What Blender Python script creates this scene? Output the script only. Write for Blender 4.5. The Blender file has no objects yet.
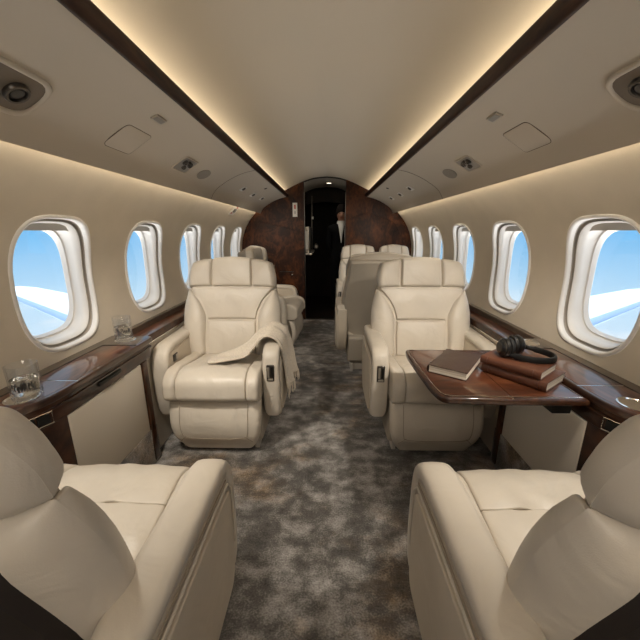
import bpy, bmesh, math, random
from mathutils import Vector, Matrix
random.seed(7)
PI = math.pi
S = bpy.context.scene
COL = S.collection

# ---------------------------------------------------------------- materials
def newmat(name):
    m = bpy.data.materials.new(name); m.use_nodes = True
    nt = m.node_tree; b = nt.nodes['Principled BSDF']
    return m, nt, b
def N(nt, t, **kw):
    n = nt.nodes.new(t)
    for k, v in kw.items():
        if k in n.inputs.keys(): n.inputs[k].default_value = v
        else: setattr(n, k, v)
    return n
def coords(nt, scale=(1, 1, 1), kind='Object'):
    tc = N(nt, 'ShaderNodeTexCoord'); mp = N(nt, 'ShaderNodeMapping')
    mp.inputs['Scale'].default_value = scale
    nt.links.new(tc.outputs[kind], mp.inputs['Vector'])
    return mp.outputs['Vector']
def ramp(nt, fac, stops):
    r = N(nt, 'ShaderNodeValToRGB')
    el = r.color_ramp.elements
    while len(el) < len(stops): el.new(0.5)
    for e, (p, c) in zip(el, stops): e.position = p; e.color = (*c, 1)
    nt.links.new(fac, r.inputs['Fac']); return r.outputs['Color']
def plain(name, col, rough=0.5, metal=0.0, coat=0.0, bump=0.0, bscale=200, spec=0.5, var=0.0):
    m, nt, b = newmat(name)
    b.inputs['Base Color'].default_value = (*col, 1)
    b.inputs['Roughness'].default_value = rough
    b.inputs['Metallic'].default_value = metal
    b.inputs['Coat Weight'].default_value = coat
    b.inputs['Coat Roughness'].default_value = 0.05
    b.inputs['Specular IOR Level'].default_value = spec
    v = coords(nt)
    if var > 0:
        n = N(nt, 'ShaderNodeTexNoise'); n.inputs['Scale'].default_value = 9; n.inputs['Detail'].default_value = 4
        nt.links.new(v, n.inputs['Vector'])
        c = ramp(nt, n.outputs['Fac'], [(0.3, tuple(x * (1 - var) for x in col)), (0.7, tuple(min(1, x * (1 + var)) for x in col))])
        nt.links.new(c, b.inputs['Base Color'])
    if bump > 0:
        n = N(nt, 'ShaderNodeTexNoise'); n.inputs['Scale'].default_value = bscale; n.inputs['Detail'].default_value = 2
        nt.links.new(v, n.inputs['Vector'])
        bp = N(nt, 'ShaderNodeBump'); bp.inputs['Strength'].default_value = bump; bp.inputs['Distance'].default_value = 0.002
        nt.links.new(n.outputs['Fac'], bp.inputs['Height']); nt.links.new(bp.outputs['Normal'], b.inputs['Normal'])
    return m
def leather(name, col, rough=0.42, wr=0.5):
    m, nt, b = newmat(name)
    v = coords(nt)
    n = N(nt, 'ShaderNodeTexNoise'); n.inputs['Scale'].default_value = 5; n.inputs['Detail'].default_value = 5
    nt.links.new(v, n.inputs['Vector'])
    c = ramp(nt, n.outputs['Fac'], [(0.3, tuple(x * 0.93 for x in col)), (0.7, tuple(x * 1.05 for x in col))])
    nt.links.new(c, b.inputs['Base Color'])
    b.inputs['Roughness'].default_value = rough
    vo = N(nt, 'ShaderNodeTexVoronoi'); vo.inputs['Scale'].default_value = 420
    nt.links.new(v, vo.inputs['Vector'])
    b1 = N(nt, 'ShaderNodeBump'); b1.inputs['Strength'].default_value = 0.12; b1.inputs['Distance'].default_value = 0.001
    nt.links.new(vo.outputs['Distance'], b1.inputs['Height'])
    w = N(nt, 'ShaderNodeTexNoise'); w.inputs['Scale'].default_value = 7; w.inputs['Detail'].default_value = 3; w.inputs['Distortion'].default_value = 0.8
    nt.links.new(v, w.inputs['Vector'])
    b2 = N(nt, 'ShaderNodeBump'); b2.inputs['Strength'].default_value = wr; b2.inputs['Distance'].default_value = 0.018
    nt.links.new(w.outputs['Fac'], b2.inputs['Height']); nt.links.new(b1.outputs['Normal'], b2.inputs['Normal'])
    nt.links.new(b2.outputs['Normal'], b.inputs['Normal'])
    return m
def wood(name, dark, mid, light, stretch=(3, 0.6, 3), coat=1.0, rough=0.35, burl=1.0):
    m, nt, b = newmat(name)
    v = coords(nt, stretch)
    n1 = N(nt, 'ShaderNodeTexNoise'); n1.inputs['Scale'].default_value = 3.2; n1.inputs['Detail'].default_value = 8
    n1.inputs['Distortion'].default_value = 1.6 * burl; n1.inputs['Roughness'].default_value = 0.62
    nt.links.new(v, n1.inputs['Vector'])
    n2 = N(nt, 'ShaderNodeTexNoise'); n2.inputs['Scale'].default_value = 26; n2.inputs['Detail'].default_value = 4
    nt.links.new(v, n2.inputs['Vector'])
    mx = N(nt, 'ShaderNodeMath', operation='MULTIPLY_ADD')
    mx.inputs[1].default_value = 0.3; nt.links.new(n2.outputs['Fac'], mx.inputs[0]); nt.links.new(n1.outputs['Fac'], mx.inputs[2])
    c = ramp(nt, mx.outputs[0], [(0.42, dark), (0.62, mid), (0.85, light)])
    nt.links.new(c, b.inputs['Base Color'])
    b.inputs['Roughness'].default_value = rough
    b.inputs['Coat Weight'].default_value = coat; b.inputs['Coat Roughness'].default_value = 0.04; b.inputs['Specular IOR Level'].default_value = 0.25
    return m
def emit(name, col, s):
    m, nt, b = newmat(name)
    b.inputs['Base Color'].default_value = (0.8, 0.75, 0.65, 1)
    b.inputs['Emission Color'].default_value = (*col, 1); b.inputs['Emission Strength'].default_value = s
    return m

M = {}
M['cream'] = leather('cream_leather', (0.62, 0.555, 0.465))
M['creamarm'] = leather('cream_arm_leather', (0.56, 0.485, 0.385), rough=0.45)
M['taupe'] = leather('taupe_leather', (0.36, 0.315, 0.255), rough=0.55, wr=0.1)
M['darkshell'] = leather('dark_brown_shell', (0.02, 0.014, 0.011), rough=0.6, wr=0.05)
M['seam'] = plain('seam_thread', (0.36, 0.29, 0.215), 0.8)
M['gap'] = plain('shadow_gap_felt', (0.10, 0.075, 0.055), 0.9)
M['wall'] = plain('wall_fabric', (0.66, 0.585, 0.475), 0.75, bump=0.25, bscale=350, var=0.03)
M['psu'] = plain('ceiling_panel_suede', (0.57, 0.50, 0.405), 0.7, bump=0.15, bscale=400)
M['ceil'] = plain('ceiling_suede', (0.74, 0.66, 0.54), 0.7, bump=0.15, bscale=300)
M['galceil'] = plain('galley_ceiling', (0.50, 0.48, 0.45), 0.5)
M['panel'] = plain('side_panel_fabric', (0.66, 0.59, 0.49), 0.7, bump=0.3, bscale=500)
M['reveal'] = plain('window_reveal_plastic', (0.86, 0.83, 0.79), 0.4, bump=0.04, bscale=30)
M['reveal2'] = plain('window_shade_track', (0.42, 0.38, 0.33), 0.6)
M['shade'] = plain('window_shade_fabric', (0.50, 0.46, 0.40), 0.6)
M['wood'] = wood('walnut_burl', (0.006, 0.002, 0.001), (0.034, 0.011, 0.004), (0.10, 0.034, 0.012), (1, 1, 1), coat=0.6)
M['bulkwood'] = wood('bulkhead_walnut', (0.006, 0.002, 0.001), (0.034, 0.010, 0.003), (0.13, 0.040, 0.011), (1.6, 1, 0.9), coat=0.0, rough=0.5)
M['woodtop'] = wood('walnut_top', (0.030, 0.009, 0.004), (0.085, 0.026, 0.011), (0.18, 0.062, 0.027), (3, 0.5, 3), burl=0.3)
M['tablewood'] = wood('table_walnut', (0.018, 0.005, 0.002), (0.058, 0.017, 0.007), (0.13, 0.042, 0.017), (0.6, 3, 3), burl=0.4)
M['woodrim'] = wood('walnut_rim', (0.012, 0.005, 0.003), (0.04, 0.014, 0.007), (0.09, 0.034, 0.015), (3, 0.6, 3))
M['woodrail'] = wood('walnut_rail', (0.008, 0.003, 0.002), (0.03, 0.012, 0.006), (0.065, 0.026, 0.012), (4, 0.8, 4), coat=0.15, rough=0.5)
M['woodgrey'] = wood('walnut_border', (0.035, 0.023, 0.016), (0.07, 0.048, 0.034), (0.12, 0.08, 0.056), (3, 0.4, 3), burl=0.3)
M['black'] = plain('black_gloss', (0.008, 0.007, 0.006), 0.3, coat=0.2)
M['blackmatte'] = plain('black_matte', (0.008, 0.007, 0.006), 0.55, spec=0.3)
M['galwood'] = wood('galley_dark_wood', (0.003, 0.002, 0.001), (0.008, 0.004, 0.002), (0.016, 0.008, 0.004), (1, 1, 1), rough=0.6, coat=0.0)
M['chrome'] = plain('polished_chrome', (0.75, 0.72, 0.68), 0.12, metal=1)
M['steel'] = plain('brushed_steel', (0.50, 0.46, 0.40), 0.35, metal=0.8)
M['dkmetal'] = plain('dark_metal', (0.10, 0.09, 0.08), 0.3, metal=0.9)
M['greyplastic'] = plain('grey_plastic', (0.30, 0.28, 0.25), 0.45)
M['whiteplastic'] = plain('white_plastic', (0.75, 0.72, 0.66), 0.4)
M['red'] = plain('red_print', (0.5, 0.06, 0.03), 0.5)
M['speaker'] = plain('speaker_grille', (0.30, 0.265, 0.22), 0.8, bump=0.6, bscale=900)
M['cover1'] = leather('dark_brown_book_leather', (0.040, 0.020, 0.013), rough=0.38, wr=0.15)
M['cover2'] = leather('chestnut_book_leather', (0.085, 0.030, 0.015), rough=0.35, wr=0.15)
M['gold'] = plain('gilt_edge', (0.55, 0.43, 0.24), 0.35, metal=0.6)
M['seatbase'] = plain('seat_base_plate', (0.42, 0.38, 0.33), 0.5)
M['led'] = emit('led_warm', (1.0, 0.87, 0.66), 7.0)
M['led2'] = emit('led_warm_wall', (1.0, 0.86, 0.64), 9.0)
M['bowl'] = plain('lamp_bowl', (0.17, 0.135, 0.10), 0.5)
M['lamp'] = emit('downlight', (1.0, 0.85, 0.65), 4.0)
M['skin'] = plain('skin', (0.52, 0.29, 0.20), 0.5)
M['hair'] = plain('dark_hair', (0.006, 0.004, 0.003), 0.9, spec=0.1)
M['suit'] = plain('black_suit', (0.002, 0.002, 0.0025), 0.9, spec=0.2)
M['shirt'] = plain('white_shirt', (0.75, 0.73, 0.70), 0.7)
M['wing'] = plain('wing_white_paint', (0.80, 0.84, 0.90), 0.4)
M['wingedge'] = plain('wing_leading_edge_metal', (0.30, 0.42, 0.58), 0.5)

def mk_pages():
    m, nt, b = newmat('paper_pages')
    v = coords(nt, (1, 1, 500))
    n = N(nt, 'ShaderNodeTexNoise'); n.inputs['Scale'].default_value = 1.0
    nt.links.new(v, n.inputs['Vector'])
    c = ramp(nt, n.outputs['Fac'], [(0.35, (0.55, 0.47, 0.36)), (0.6, (0.85, 0.78, 0.66))])
    nt.links.new(c, b.inputs['Base Color']); b.inputs['Roughness'].default_value = 0.8
    return m
M['pages'] = mk_pages()

def mk_carpet():
    m, nt, b = newmat('silk_carpet')
    v = coords(nt, (1, 1.25, 1), 'Object')
    n1 = N(nt, 'ShaderNodeTexNoise'); n1.inputs['Scale'].default_value = 10; n1.inputs['Detail'].default_value = 9; n1.inputs['Roughness'].default_value = 0.6; n1.inputs['Distortion'].default_value = 0.1
    n2 = N(nt, 'ShaderNodeTexNoise'); n2.inputs['Scale'].default_value = 1.7; n2.inputs['Detail'].default_value = 3
    n3 = N(nt, 'ShaderNodeTexNoise'); n3.inputs['Scale'].default_value = 150; n3.inputs['Detail'].default_value = 2
    n4 = N(nt, 'ShaderNodeTexNoise'); n4.inputs['Scale'].default_value = 2.1; n4.inputs['Detail'].default_value = 5; n4.inputs['Roughness'].default_value = 0.65
    for n in (n1, n2, n3): nt.links.new(v, n.inputs['Vector'])
    mp2 = N(nt, 'ShaderNodeMapping'); mp2.inputs['Location'].default_value = (3.3, 7.1, 0)
    nt.links.new(v, mp2.inputs['Vector']); nt.links.new(mp2.outputs['Vector'], n4.inputs['Vector'])
    a = N(nt, 'ShaderNodeMath', operation='MULTIPLY_ADD'); a.inputs[1].default_value = 0.62
    nt.links.new(n2.outputs['Fac'], a.inputs[0]); nt.links.new(n1.outputs['Fac'], a.inputs[2])
    a2 = N(nt, 'ShaderNodeMath', operation='MULTIPLY_ADD'); a2.inputs[1].default_value = 0.42
    nt.links.new(n3.outputs['Fac'], a2.inputs[0]); nt.links.new(a.outputs[0], a2.inputs[2])
    hf = N(nt, 'ShaderNodeMath', operation='MULTIPLY'); hf.inputs[1].default_value = 0.5; nt.links.new(a2.outputs[0], hf.inputs[0])
    c = ramp(nt, hf.outputs[0], [(0.40, (0.045, 0.040, 0.035)), (0.49, (0.115, 0.104, 0.093)), (0.57, (0.29, 0.27, 0.25)), (0.66, (0.50, 0.47, 0.44))])
    brown = ramp(nt, n4.outputs['Fac'], [(0.52, (1, 1, 1)), (0.66, (0.92, 0.70, 0.48))])
    mx = N(nt, 'ShaderNodeMix', data_type='RGBA', blend_type='MULTIPLY'); mx.inputs['Factor'].default_value = 1
    nt.links.new(c, mx.inputs['A']); nt.links.new(brown, mx.inputs['B'])
    nt.links.new(mx.outputs['Result'], b.inputs['Base Color'])
    b.inputs['Roughness'].default_value = 0.85
    b.inputs['Sheen Weight'].default_value = 0.3; b.inputs['Sheen Roughness'].default_value = 0.4
    bp = N(nt, 'ShaderNodeBump'); bp.inputs['Strength'].default_value = 0.7; bp.inputs['Distance'].default_value = 0.01
    nt.links.new(a2.outputs[0], bp.inputs['Height']); nt.links.new(bp.outputs['Normal'], b.inputs['Normal'])
    return m
M['carpet'] = mk_carpet()

def mk_cloth():
    m, nt, b = newmat('wool_throw')
    v = coords(nt)
    n = N(nt, 'ShaderNodeTexNoise'); n.inputs['Scale'].default_value = 160; n.inputs['Detail'].default_value = 3
    nt.links.new(v, n.inputs['Vector'])
    c = ramp(nt, n.outputs['Fac'], [(0.3, (0.54, 0.47, 0.38)), (0.7, (0.70, 0.62, 0.51))])
    nt.links.new(c, b.inputs['Base Color']); b.inputs['Roughness'].default_value = 0.9
    b.inputs['Sheen Weight'].default_value = 0.3
    bp = N(nt, 'ShaderNodeBump'); bp.inputs['Strength'].default_value = 0.5; bp.inputs['Distance'].default_value = 0.002
    nt.links.new(n.outputs['Fac'], bp.inputs['Height']); nt.links.new(bp.outputs['Normal'], b.inputs['Normal'])
    return m
M['throw'] = mk_cloth()

def clear(name, tint, gl=0.08, rough=0.0, frosted=None):
    """thin clear pane: transmits, with fresnel reflection"""
    m = bpy.data.materials.new(name); m.use_nodes = True
    nt = m.node_tree; nt.nodes.clear()
    o = N(nt, 'ShaderNodeOutputMaterial')
    t = N(nt, 'ShaderNodeBsdfTransparent'); t.inputs['Color'].default_value = (*tint, 1)
    g = N(nt, 'ShaderNodeBsdfGlossy'); g.inputs['Roughness'].default_value = rough
    lf = N(nt, 'ShaderNodeLayerWeight'); lf.inputs['Blend'].default_value = 0.5
    pw = N(nt, 'ShaderNodeMath', operation='POWER'); pw.inputs[1].default_value = 5; nt.links.new(lf.outputs['Facing'], pw.inputs[0])
    lw = N(nt, 'ShaderNodeMath', operation='MULTIPLY_ADD'); lw.inputs[1].default_value = 0.85; lw.inputs[2].default_value = 0.03 if name == 'window_pane' else 0.07; nt.links.new(pw.outputs[0], lw.inputs[0])
    mx = N(nt, 'ShaderNodeMixShader')
    nt.links.new(lw.outputs[0], mx.inputs['Fac']); nt.links.new(t.outputs[0], mx.inputs[1]); nt.links.new(g.outputs[0], mx.inputs[2])
    nt.links.new(mx.outputs[0], o.inputs['Surface'])
    return m
M['pane'] = clear('window_pane', (0.98, 0.99, 1.0))
def glassmat(name, col, rough=0.0, ior=1.45, bump=0):
    m, nt, b = newmat(name)
    b.inputs['Base Color'].default_value = (*col, 1); b.inputs['Transmission Weight'].default_value = 1
    b.inputs['Roughness'].default_value = rough; b.inputs['IOR'].default_value = ior
    if bump:
        v = coords(nt, (1, 1, 1))
        n = N(nt, 'ShaderNodeTexVoronoi'); n.inputs['Scale'].default_value = 110
        nt.links.new(v, n.inputs['Vector'])
        bp = N(nt, 'ShaderNodeBump'); bp.inputs['Strength'].default_value = bump; bp.inputs['Distance'].default_value = 0.003
        nt.links.new(n.outputs['Distance'], bp.inputs['Height']); nt.links.new(bp.outputs['Normal'], b.inputs['Normal'])
    return m
M['glass'] = clear('tumbler_glass', (0.97, 0.98, 0.99))
M['cutglass'] = glassmat('cut_crystal', (0.97, 0.98, 1), bump=0.8)
M['water'] = glassmat('water', (0.97, 0.95, 0.9), ior=1.33)
M['etch'] = plain('etched_lettering', (0.03, 0.027, 0.025), 0.5)

# ---------------------------------------------------------------- mesh helpers
def mesh_obj(name, V, F, mat, parent=None, angle=38, smooth=True, mats=None, fm=None):
    me = bpy.data.meshes.new(name)
    bm = bmesh.new()
    vs = [bm.verts.new(v) for v in V]
    for i, f in enumerate(F):
        try:
            fa = bm.faces.new([vs[k] for k in f])
            if fm: fa.material_index = fm[i]
        except ValueError: pass
    bmesh.ops.remove_doubles(bm, verts=bm.verts, dist=1e-6)
    bmesh.ops.recalc_face_normals(bm, faces=bm.faces)
    for f in bm.faces: f.smooth = smooth
    a = math.radians(angle)
    for e in bm.edges:
        if len(e.link_faces) == 2 and e.calc_face_angle(0) > a: e.smooth = False
    bm.to_mesh(me); bm.free()
    for m in (mats or [mat]): me.materials.append(m)
    o = bpy.data.objects.new(name, me); COL.objects.link(o)
    if parent: o.parent = parent
    return o
class MB:
    def __init__(s): s.V = []; s.F = []
    def add(s, V, F):
        n = len(s.V); s.V += [tuple(v) for v in V]; s.F += [tuple(i + n for i in f) for f in F]; return s
    def build(s, name, mat, parent=None, **k): return mesh_obj(name, s.V, s.F, mat, parent, **k)
def box(x0, x1, y0, y1, z0, z1, r=0.0):
    if r <= 0:
        V = [(x, y, z) for x in (x0, x1) for y in (y0, y1) for z in (z0, z1)]
        return V, [(0, 1, 3, 2), (4, 6, 7, 5), (0, 4, 5, 1), (2, 3, 7, 6), (0, 2, 6, 4), (1, 5, 7, 3)]
    bm = bmesh.new()
    vs = [bm.verts.new(v) for v in box(x0, x1, y0, y1, z0, z1)[0]]
    for f in box(x0, x1, y0, y1, z0, z1)[1]: bm.faces.new([vs[i] for i in f])
    bmesh.ops.recalc_face_normals(bm, faces=bm.faces)
    bmesh.ops.bevel(bm, geom=bm.edges[:], offset=r, segments=3, affect='EDGES', profile=0.5)
    bm.verts.index_update()
    V = [tuple(v.co) for v in bm.verts]; F = [tuple(v.index for v in f.verts) for f in bm.faces]
    bm.free(); return V, F
def bx(name, b, mat, parent=None, r=0.0): return mesh_obj(name, *box(*b, r), mat, parent)
def round_poly(pts, radii, seg=6):
    n = len(pts); out = []
    if not hasattr(radii, '__len__'): radii = [radii] * n
    for i in range(n):
        p = Vector(pts[i]); a = Vector(pts[i - 1]); b = Vector(pts[(i + 1) % n]); r = radii[i]
        if r <= 0: out.append(tuple(p)); continue
        da = (a - p); db = (b - p); la, lb = da.length, db.length; da.normalize(); db.normalize()
        r = min(r, la * 0.48, lb * 0.48)
        p0 = p + da * r; p1 = p + db * r
        for k in range(seg + 1):
            t = k / seg; out.append(tuple(p0 * (1 - t) ** 2 + p * 2 * t * (1 - t) + p1 * t * t))
    return out
def inset(poly, d):
    n = len(poly); area = sum(poly[i][0] * poly[(i + 1) % n][1] - poly[(i + 1) % n][0] * poly[i][1] for i in range(n))
    s = 1 if area > 0 else -1; out = []
    for i in range(n):
        a = Vector(poly[i - 1]); p = Vector(poly[i]); b = Vector(poly[(i + 1) % n])
        e1 = (p - a); e2 = (b - p)
        if e1.length < 1e-9: e1 = e2
        if e2.length < 1e-9: e2 = e1
        e1.normalize(); e2.normalize()
        n1 = Vector((-e1.y, e1.x)) * s; n2 = Vector((-e2.y, e2.x)) * s
        m = n1 + n2
        if m.length < 1e-6: m = n1
        m.normalize(); c = max(0.5, m.dot(n1))
        out.append(tuple(p + m * d / c))
    return out
def prism(poly, a0, a1, r=0.0, axis='x', seg=4, taper=None):
    """polygon extruded along an axis with rounded caps; axis x: poly is (y,z); y: (x,z); z: (x,y)"""
    mp = {'x': lambda p, a: (a, p[0], p[1]), 'y': lambda p, a: (p[0], a, p[1]), 'z': lambda p, a: (p[0], p[1], a)}[axis]
    rings = []
    if r > 0:
        for k in range(seg + 1):
            t = k / seg * PI / 2; rings.append((r * (1 - math.sin(t)), a0 + r * (1 - math.cos(t))))
        for k in range(seg + 1):
            t = (1 - k / seg) * PI / 2; rings.append((r * (1 - math.sin(t)), a1 - r * (1 - math.cos(t))))
    else: rings = [(0, a0), (0, a1)]
    V = []; F = []; n = len(poly)
    for ins, a in rings:
        pl = inset(poly, ins) if ins > 1e-9 else poly
        V += [mp(p, a) for p in pl]
    for k in range(len(rings) - 1):
        for i in range(n):
            j = (i + 1) % n; F.append((k * n + i, k * n + j, (k + 1) * n + j, (k + 1) * n + i))
    F.append(tuple(range(n))); F.append(tuple(range((len(rings) - 1) * n, len(rings) * n)))
    return V, F
def cushion(poly, a0, a1, r, crown=0.012, seed=1, zmin=0.40):
    """rounded prism with a crowned, slightly creased upper surface"""
    ks = [(r * (1 - math.sin(k / 4 * PI / 2)), a0 + r * (1 - math.cos(k / 4 * PI / 2))) for k in range(5)]
    mid = [(0, a0 + r + (a1 - a0 - 2 * r) * k / 18) for k in range(1, 18)]
    rings = ks + mid + [(i, a0 + a1 - a) for i, a in reversed(ks)]
    P = []
    for i, p in enumerate(poly):           # refine the section
        q = poly[(i + 1) % len(poly)]; L = (Vector(q) - Vector(p)).length; m = max(1, int(L / 0.02))
        for k in range(m): P.append((p[0] + (q[0] - p[0]) * k / m, p[1] + (q[1] - p[1]) * k / m))
    V = []; F = []; n = len(P); c = (a0 + a1) / 2; w = (a1 - a0) / 2; y0 = min(p[0] for p in P); y1 = max(p[0] for p in P)
    for ins, a in rings:
        pl = inset(P, ins) if ins > 1e-9 else P
        t = max(0, 1 - ((a - c) / w) ** 2)
        for y, z in pl:
            f = max(0.0, min(1.0, (z - zmin) / 0.04)); e = math.sin(PI * (y - y0) / (y1 - y0))
            cr = 0.0035 * math.sin(a * 47 + seed + y * 30) * math.exp(-((y - y1) / .08) ** 2) + 0.0025 * math.sin(a * 70 + y * 55 + seed * 3)
            zz = z + f * (crown * t ** .6 * (.45 + .55 * max(0, e)) + cr * t)
            g = max(0.0, min(1.0, (y0 + .06 - y) / .06)) if y0 < -.25 else 0
            V.append((a, y - g * .008 * t, zz))
    for k in range(len(rings) - 1):
        for i in range(n): j = (i + 1) % n; F.append((k * n + i, k * n + j, (k + 1) * n + j, (k + 1) * n + i))
    F.append(tuple(range(n))); F.append(tuple(range((len(rings) - 1) * n, len(rings) * n)))
    return V, F
def tube(pts, r, n=6, closed=False):
    pts = [Vector(p) for p in pts]; V = []; F = []; m = len(pts); up = None
    for i, p in enumerate(pts):
        if closed: t = pts[(i + 1) % m] - pts[i - 1]
        else: t = pts[min(i + 1, m - 1)] - pts[max(i - 1, 0)]
        t.normalize()
        if up is None: up = Vector((0, 0, 1)) if abs(t.z) < 0.9 else Vector((1, 0, 0))
        sd = t.cross(up).normalized(); up = sd.cross(t).normalized()
        rr = r[i] if hasattr(r, '__len__') else r
        for k in range(n):
            a = 2 * PI * k / n; V.append(tuple(p + (sd * math.cos(a) + up * math.sin(a)) * rr))
    for i in range(m if closed else m - 1):
        for k in range(n):
            j = (i + 1) % m; l = (k + 1) % n; F.append((i * n + k, i * n + l, j * n + l, j * n + k))
    if not closed: F.append(tuple(range(n))); F.append(tuple(range((m - 1) * n, m * n)))
    return V, F
def lathe(prof, n=32, c=(0, 0, 0), axis='z'):
    V = []; F = []
    for r, h in prof:
        for k in range(n):
            a = 2 * PI * k / n; x, y = r * math.cos(a), r * math.sin(a)
            V.append((c[0] + x, c[1] + y, c[2] + h) if axis == 'z' else ((c[0] + h, c[1] + x, c[2] + y) if axis == 'x' else (c[0] + x, c[1] + h, c[2] + y)))
    m = len(prof)
    for i in range(m - 1):
        for k in range(n):
            l = (k + 1) % n; F.append((i * n + k, i * n + l, (i + 1) * n + l, (i + 1) * n + k))
    if prof[0][0] > 1e-5: F.append(tuple(range(n)))
    if prof[-1][0] > 1e-5: F.append(tuple(range((m - 1) * n, m * n)))
    return V, F
def catmull(P, n=8):
    P = [Vector(p) for p in P]; out = []
    for i in range(len(P) - 1):
        p0 = P[max(i - 1, 0)]; p1 = P[i]; p2 = P[i + 1]; p3 = P[min(i + 2, len(P) - 1)]
        for k in range(n):
            t = k / n
            out.append(0.5 * ((2 * p1) + (p2 - p0) * t + (2 * p0 - 5 * p1 + 4 * p2 - p3) * t * t + (3 * p1 - p0 - 3 * p2 + p3) * t ** 3))
    out.append(P[-1]); return out
def curve_at(P):
    P = catmull([(*p, 0) if len(p) == 2 else p for p in P], 8)
    L = [0]
    for i in range(1, len(P)): L.append(L[-1] + (P[i] - P[i - 1]).length)
    T = L[-1]
    def f(t):
        d = max(0, min(1, t)) * T
        for i in range(1, len(P)):
            if L[i] >= d - 1e-9:
                s = (d - L[i - 1]) / max(1e-9, L[i] - L[i - 1]); return P[i - 1].lerp(P[i], s)
        return P[-1].copy()
    f.length = T
    return f
def pillow(B, T, L, R, mp, thick=0.04, er=0.02, puff=0.012, nu=22, nv=22, extra=None):
    """a stuffed panel over a four-sided patch; boundary curves are (x,h); mp(x,h,d) -> point"""
    fb, ft, fl, fr = curve_at(B), curve_at(T), curve_at(L), curve_at(R)
    us = [0.5 - 0.5 * math.cos(PI * i / nu) for i in range(nu + 1)]
    vs = [0.5 - 0.5 * math.cos(PI * i / nv) for i in range(nv + 1)]
    wu = (fb.length + ft.length) / 2; wv = (fl.length + fr.length) / 2
    E = er if hasattr(er, '__len__') else (er,) * 4   # rounding of the left, right, bottom, top edge
    rd = lambda d, r_: math.sqrt(max(0, 1 - (1 - min(d / r_, 1)) ** 2))
    V = []; F = []
    for v in vs:
        for u in us:
            c = (1 - v) * fb(u) + v * ft(u) + (1 - u) * fl(v) + u * fr(v) - ((1 - u) * (1 - v) * fb(0) + u * (1 - v) * fb(1) + (1 - u) * v * ft(0) + u * v * ft(1))
            s = rd(u * wu, E[0]) * rd((1 - u) * wu, E[1]) * rd(v * wv, E[2]) * rd((1 - v) * wv, E[3])
            d = thick * s + puff * (math.sin(PI * u) * math.sin(PI * v)) ** 0.7 * s
            if extra: d += extra(u, v) * s
            V.append(tuple(mp(c.x, c.y, d)))
    w = nu + 1
    for j in range(nv):
        for i in range(nu): F.append((j * w + i, j * w + i + 1, (j + 1) * w + i + 1, (j + 1) * w + i))
    ring = [i for i in range(w)] + [j * w + nu for j in range(1, nv + 1)] + [nv * w + i for i in range(nu - 1, -1, -1)] + [j * w for j in range(nv - 1, 0, -1)]
    F.append(tuple(ring))
    return V, F
def empty(name, loc=(0, 0, 0), rz=0, label=None, cat=None, group=None):
    o = bpy.data.objects.new(name, None); COL.objects.link(o); o.location = loc; o.rotation_euler = (0, 0, rz)
    o.empty_display_size = 0.1
    tag(o, label, cat, group); return o
def tag(o, label=None, cat=None, group=None, kind=None):
    if label: o['label'] = label
    if cat: o['category'] = cat
    if group: o['group'] = group
    if kind: o['kind'] = kind
    return o
def struct(o): o['kind'] = 'structure'; return o
def kids(o): return [c for c in bpy.data.objects if c.parent == o]
def copy_tree(o, parent=None):
    c = o.copy(); COL.objects.link(c)
    if parent: c.parent = parent
    for ch in kids(o): copy_tree(ch, c)
    return c

# ---------------------------------------------------------------- cabin section (x, height), right-hand side
Y0, Y1 = -1.80, 4.42
WALLP = catmull([(1.055, 0.0, 0), (1.06, 0.3, 0), (1.075, 0.62, 0), (1.105, 0.83, 0), (1.105, 1.02, 0), (1.06, 1.19, 0), (0.985, 1.32, 0), (0.885, 1.432, 0)], 8)
WL = [0]
for i in range(1, len(WALLP)): WL.append(WL[-1] + (WALLP[i] - WALLP[i - 1]).length)
def wall_s(s):
    s = max(0, min(WL[-1], s))
    for i in range(1, len(WALLP)):
        if WL[i] >= s - 1e-9:
            t = (s - WL[i - 1]) / (WL[i] - WL[i - 1])
            p = WALLP[i - 1].lerp(WALLP[i], t)
            return p.x, p.y
def s_of_h(h):
    for i in range(1, len(WALLP)):
        if WALLP[i].y >= h:
            t = (h - WALLP[i - 1].y) / (WALLP[i].y - WALLP[i - 1].y); return WL[i - 1] + t * (WL[i] - WL[i - 1])
    return WL[-1]
def wall_pt(side, y, s, d=0.0):
    """point on the wall; d>0 goes outwards"""
    x, z = wall_s(s); xa, za = wall_s(s - 0.02); xb, zb = wall_s(s + 0.02)
    t = Vector((xb - xa, zb - za)).normalized(); nx, nz = t.y, -t.x
    return (side * (x + nx * d), y, z + nz * d)
WIN_Y = [1.34 + 0.685 * k for k in range(-4, 5)]
WC = 0.3425
WIN_S = s_of_h(0.968)
def se(t, hw, hh, n=3.3):
    c, s = math.cos(t), math.sin(t)
    return hw * math.copysign(abs(c) ** (2 / n), c), hh * math.copysign(abs(s) ** (2 / n), s)
HW, HH = 0.205, 0.275
NT = 64
TT = [2 * PI * (k + 0.5) / NT for k in range(NT)]
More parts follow.
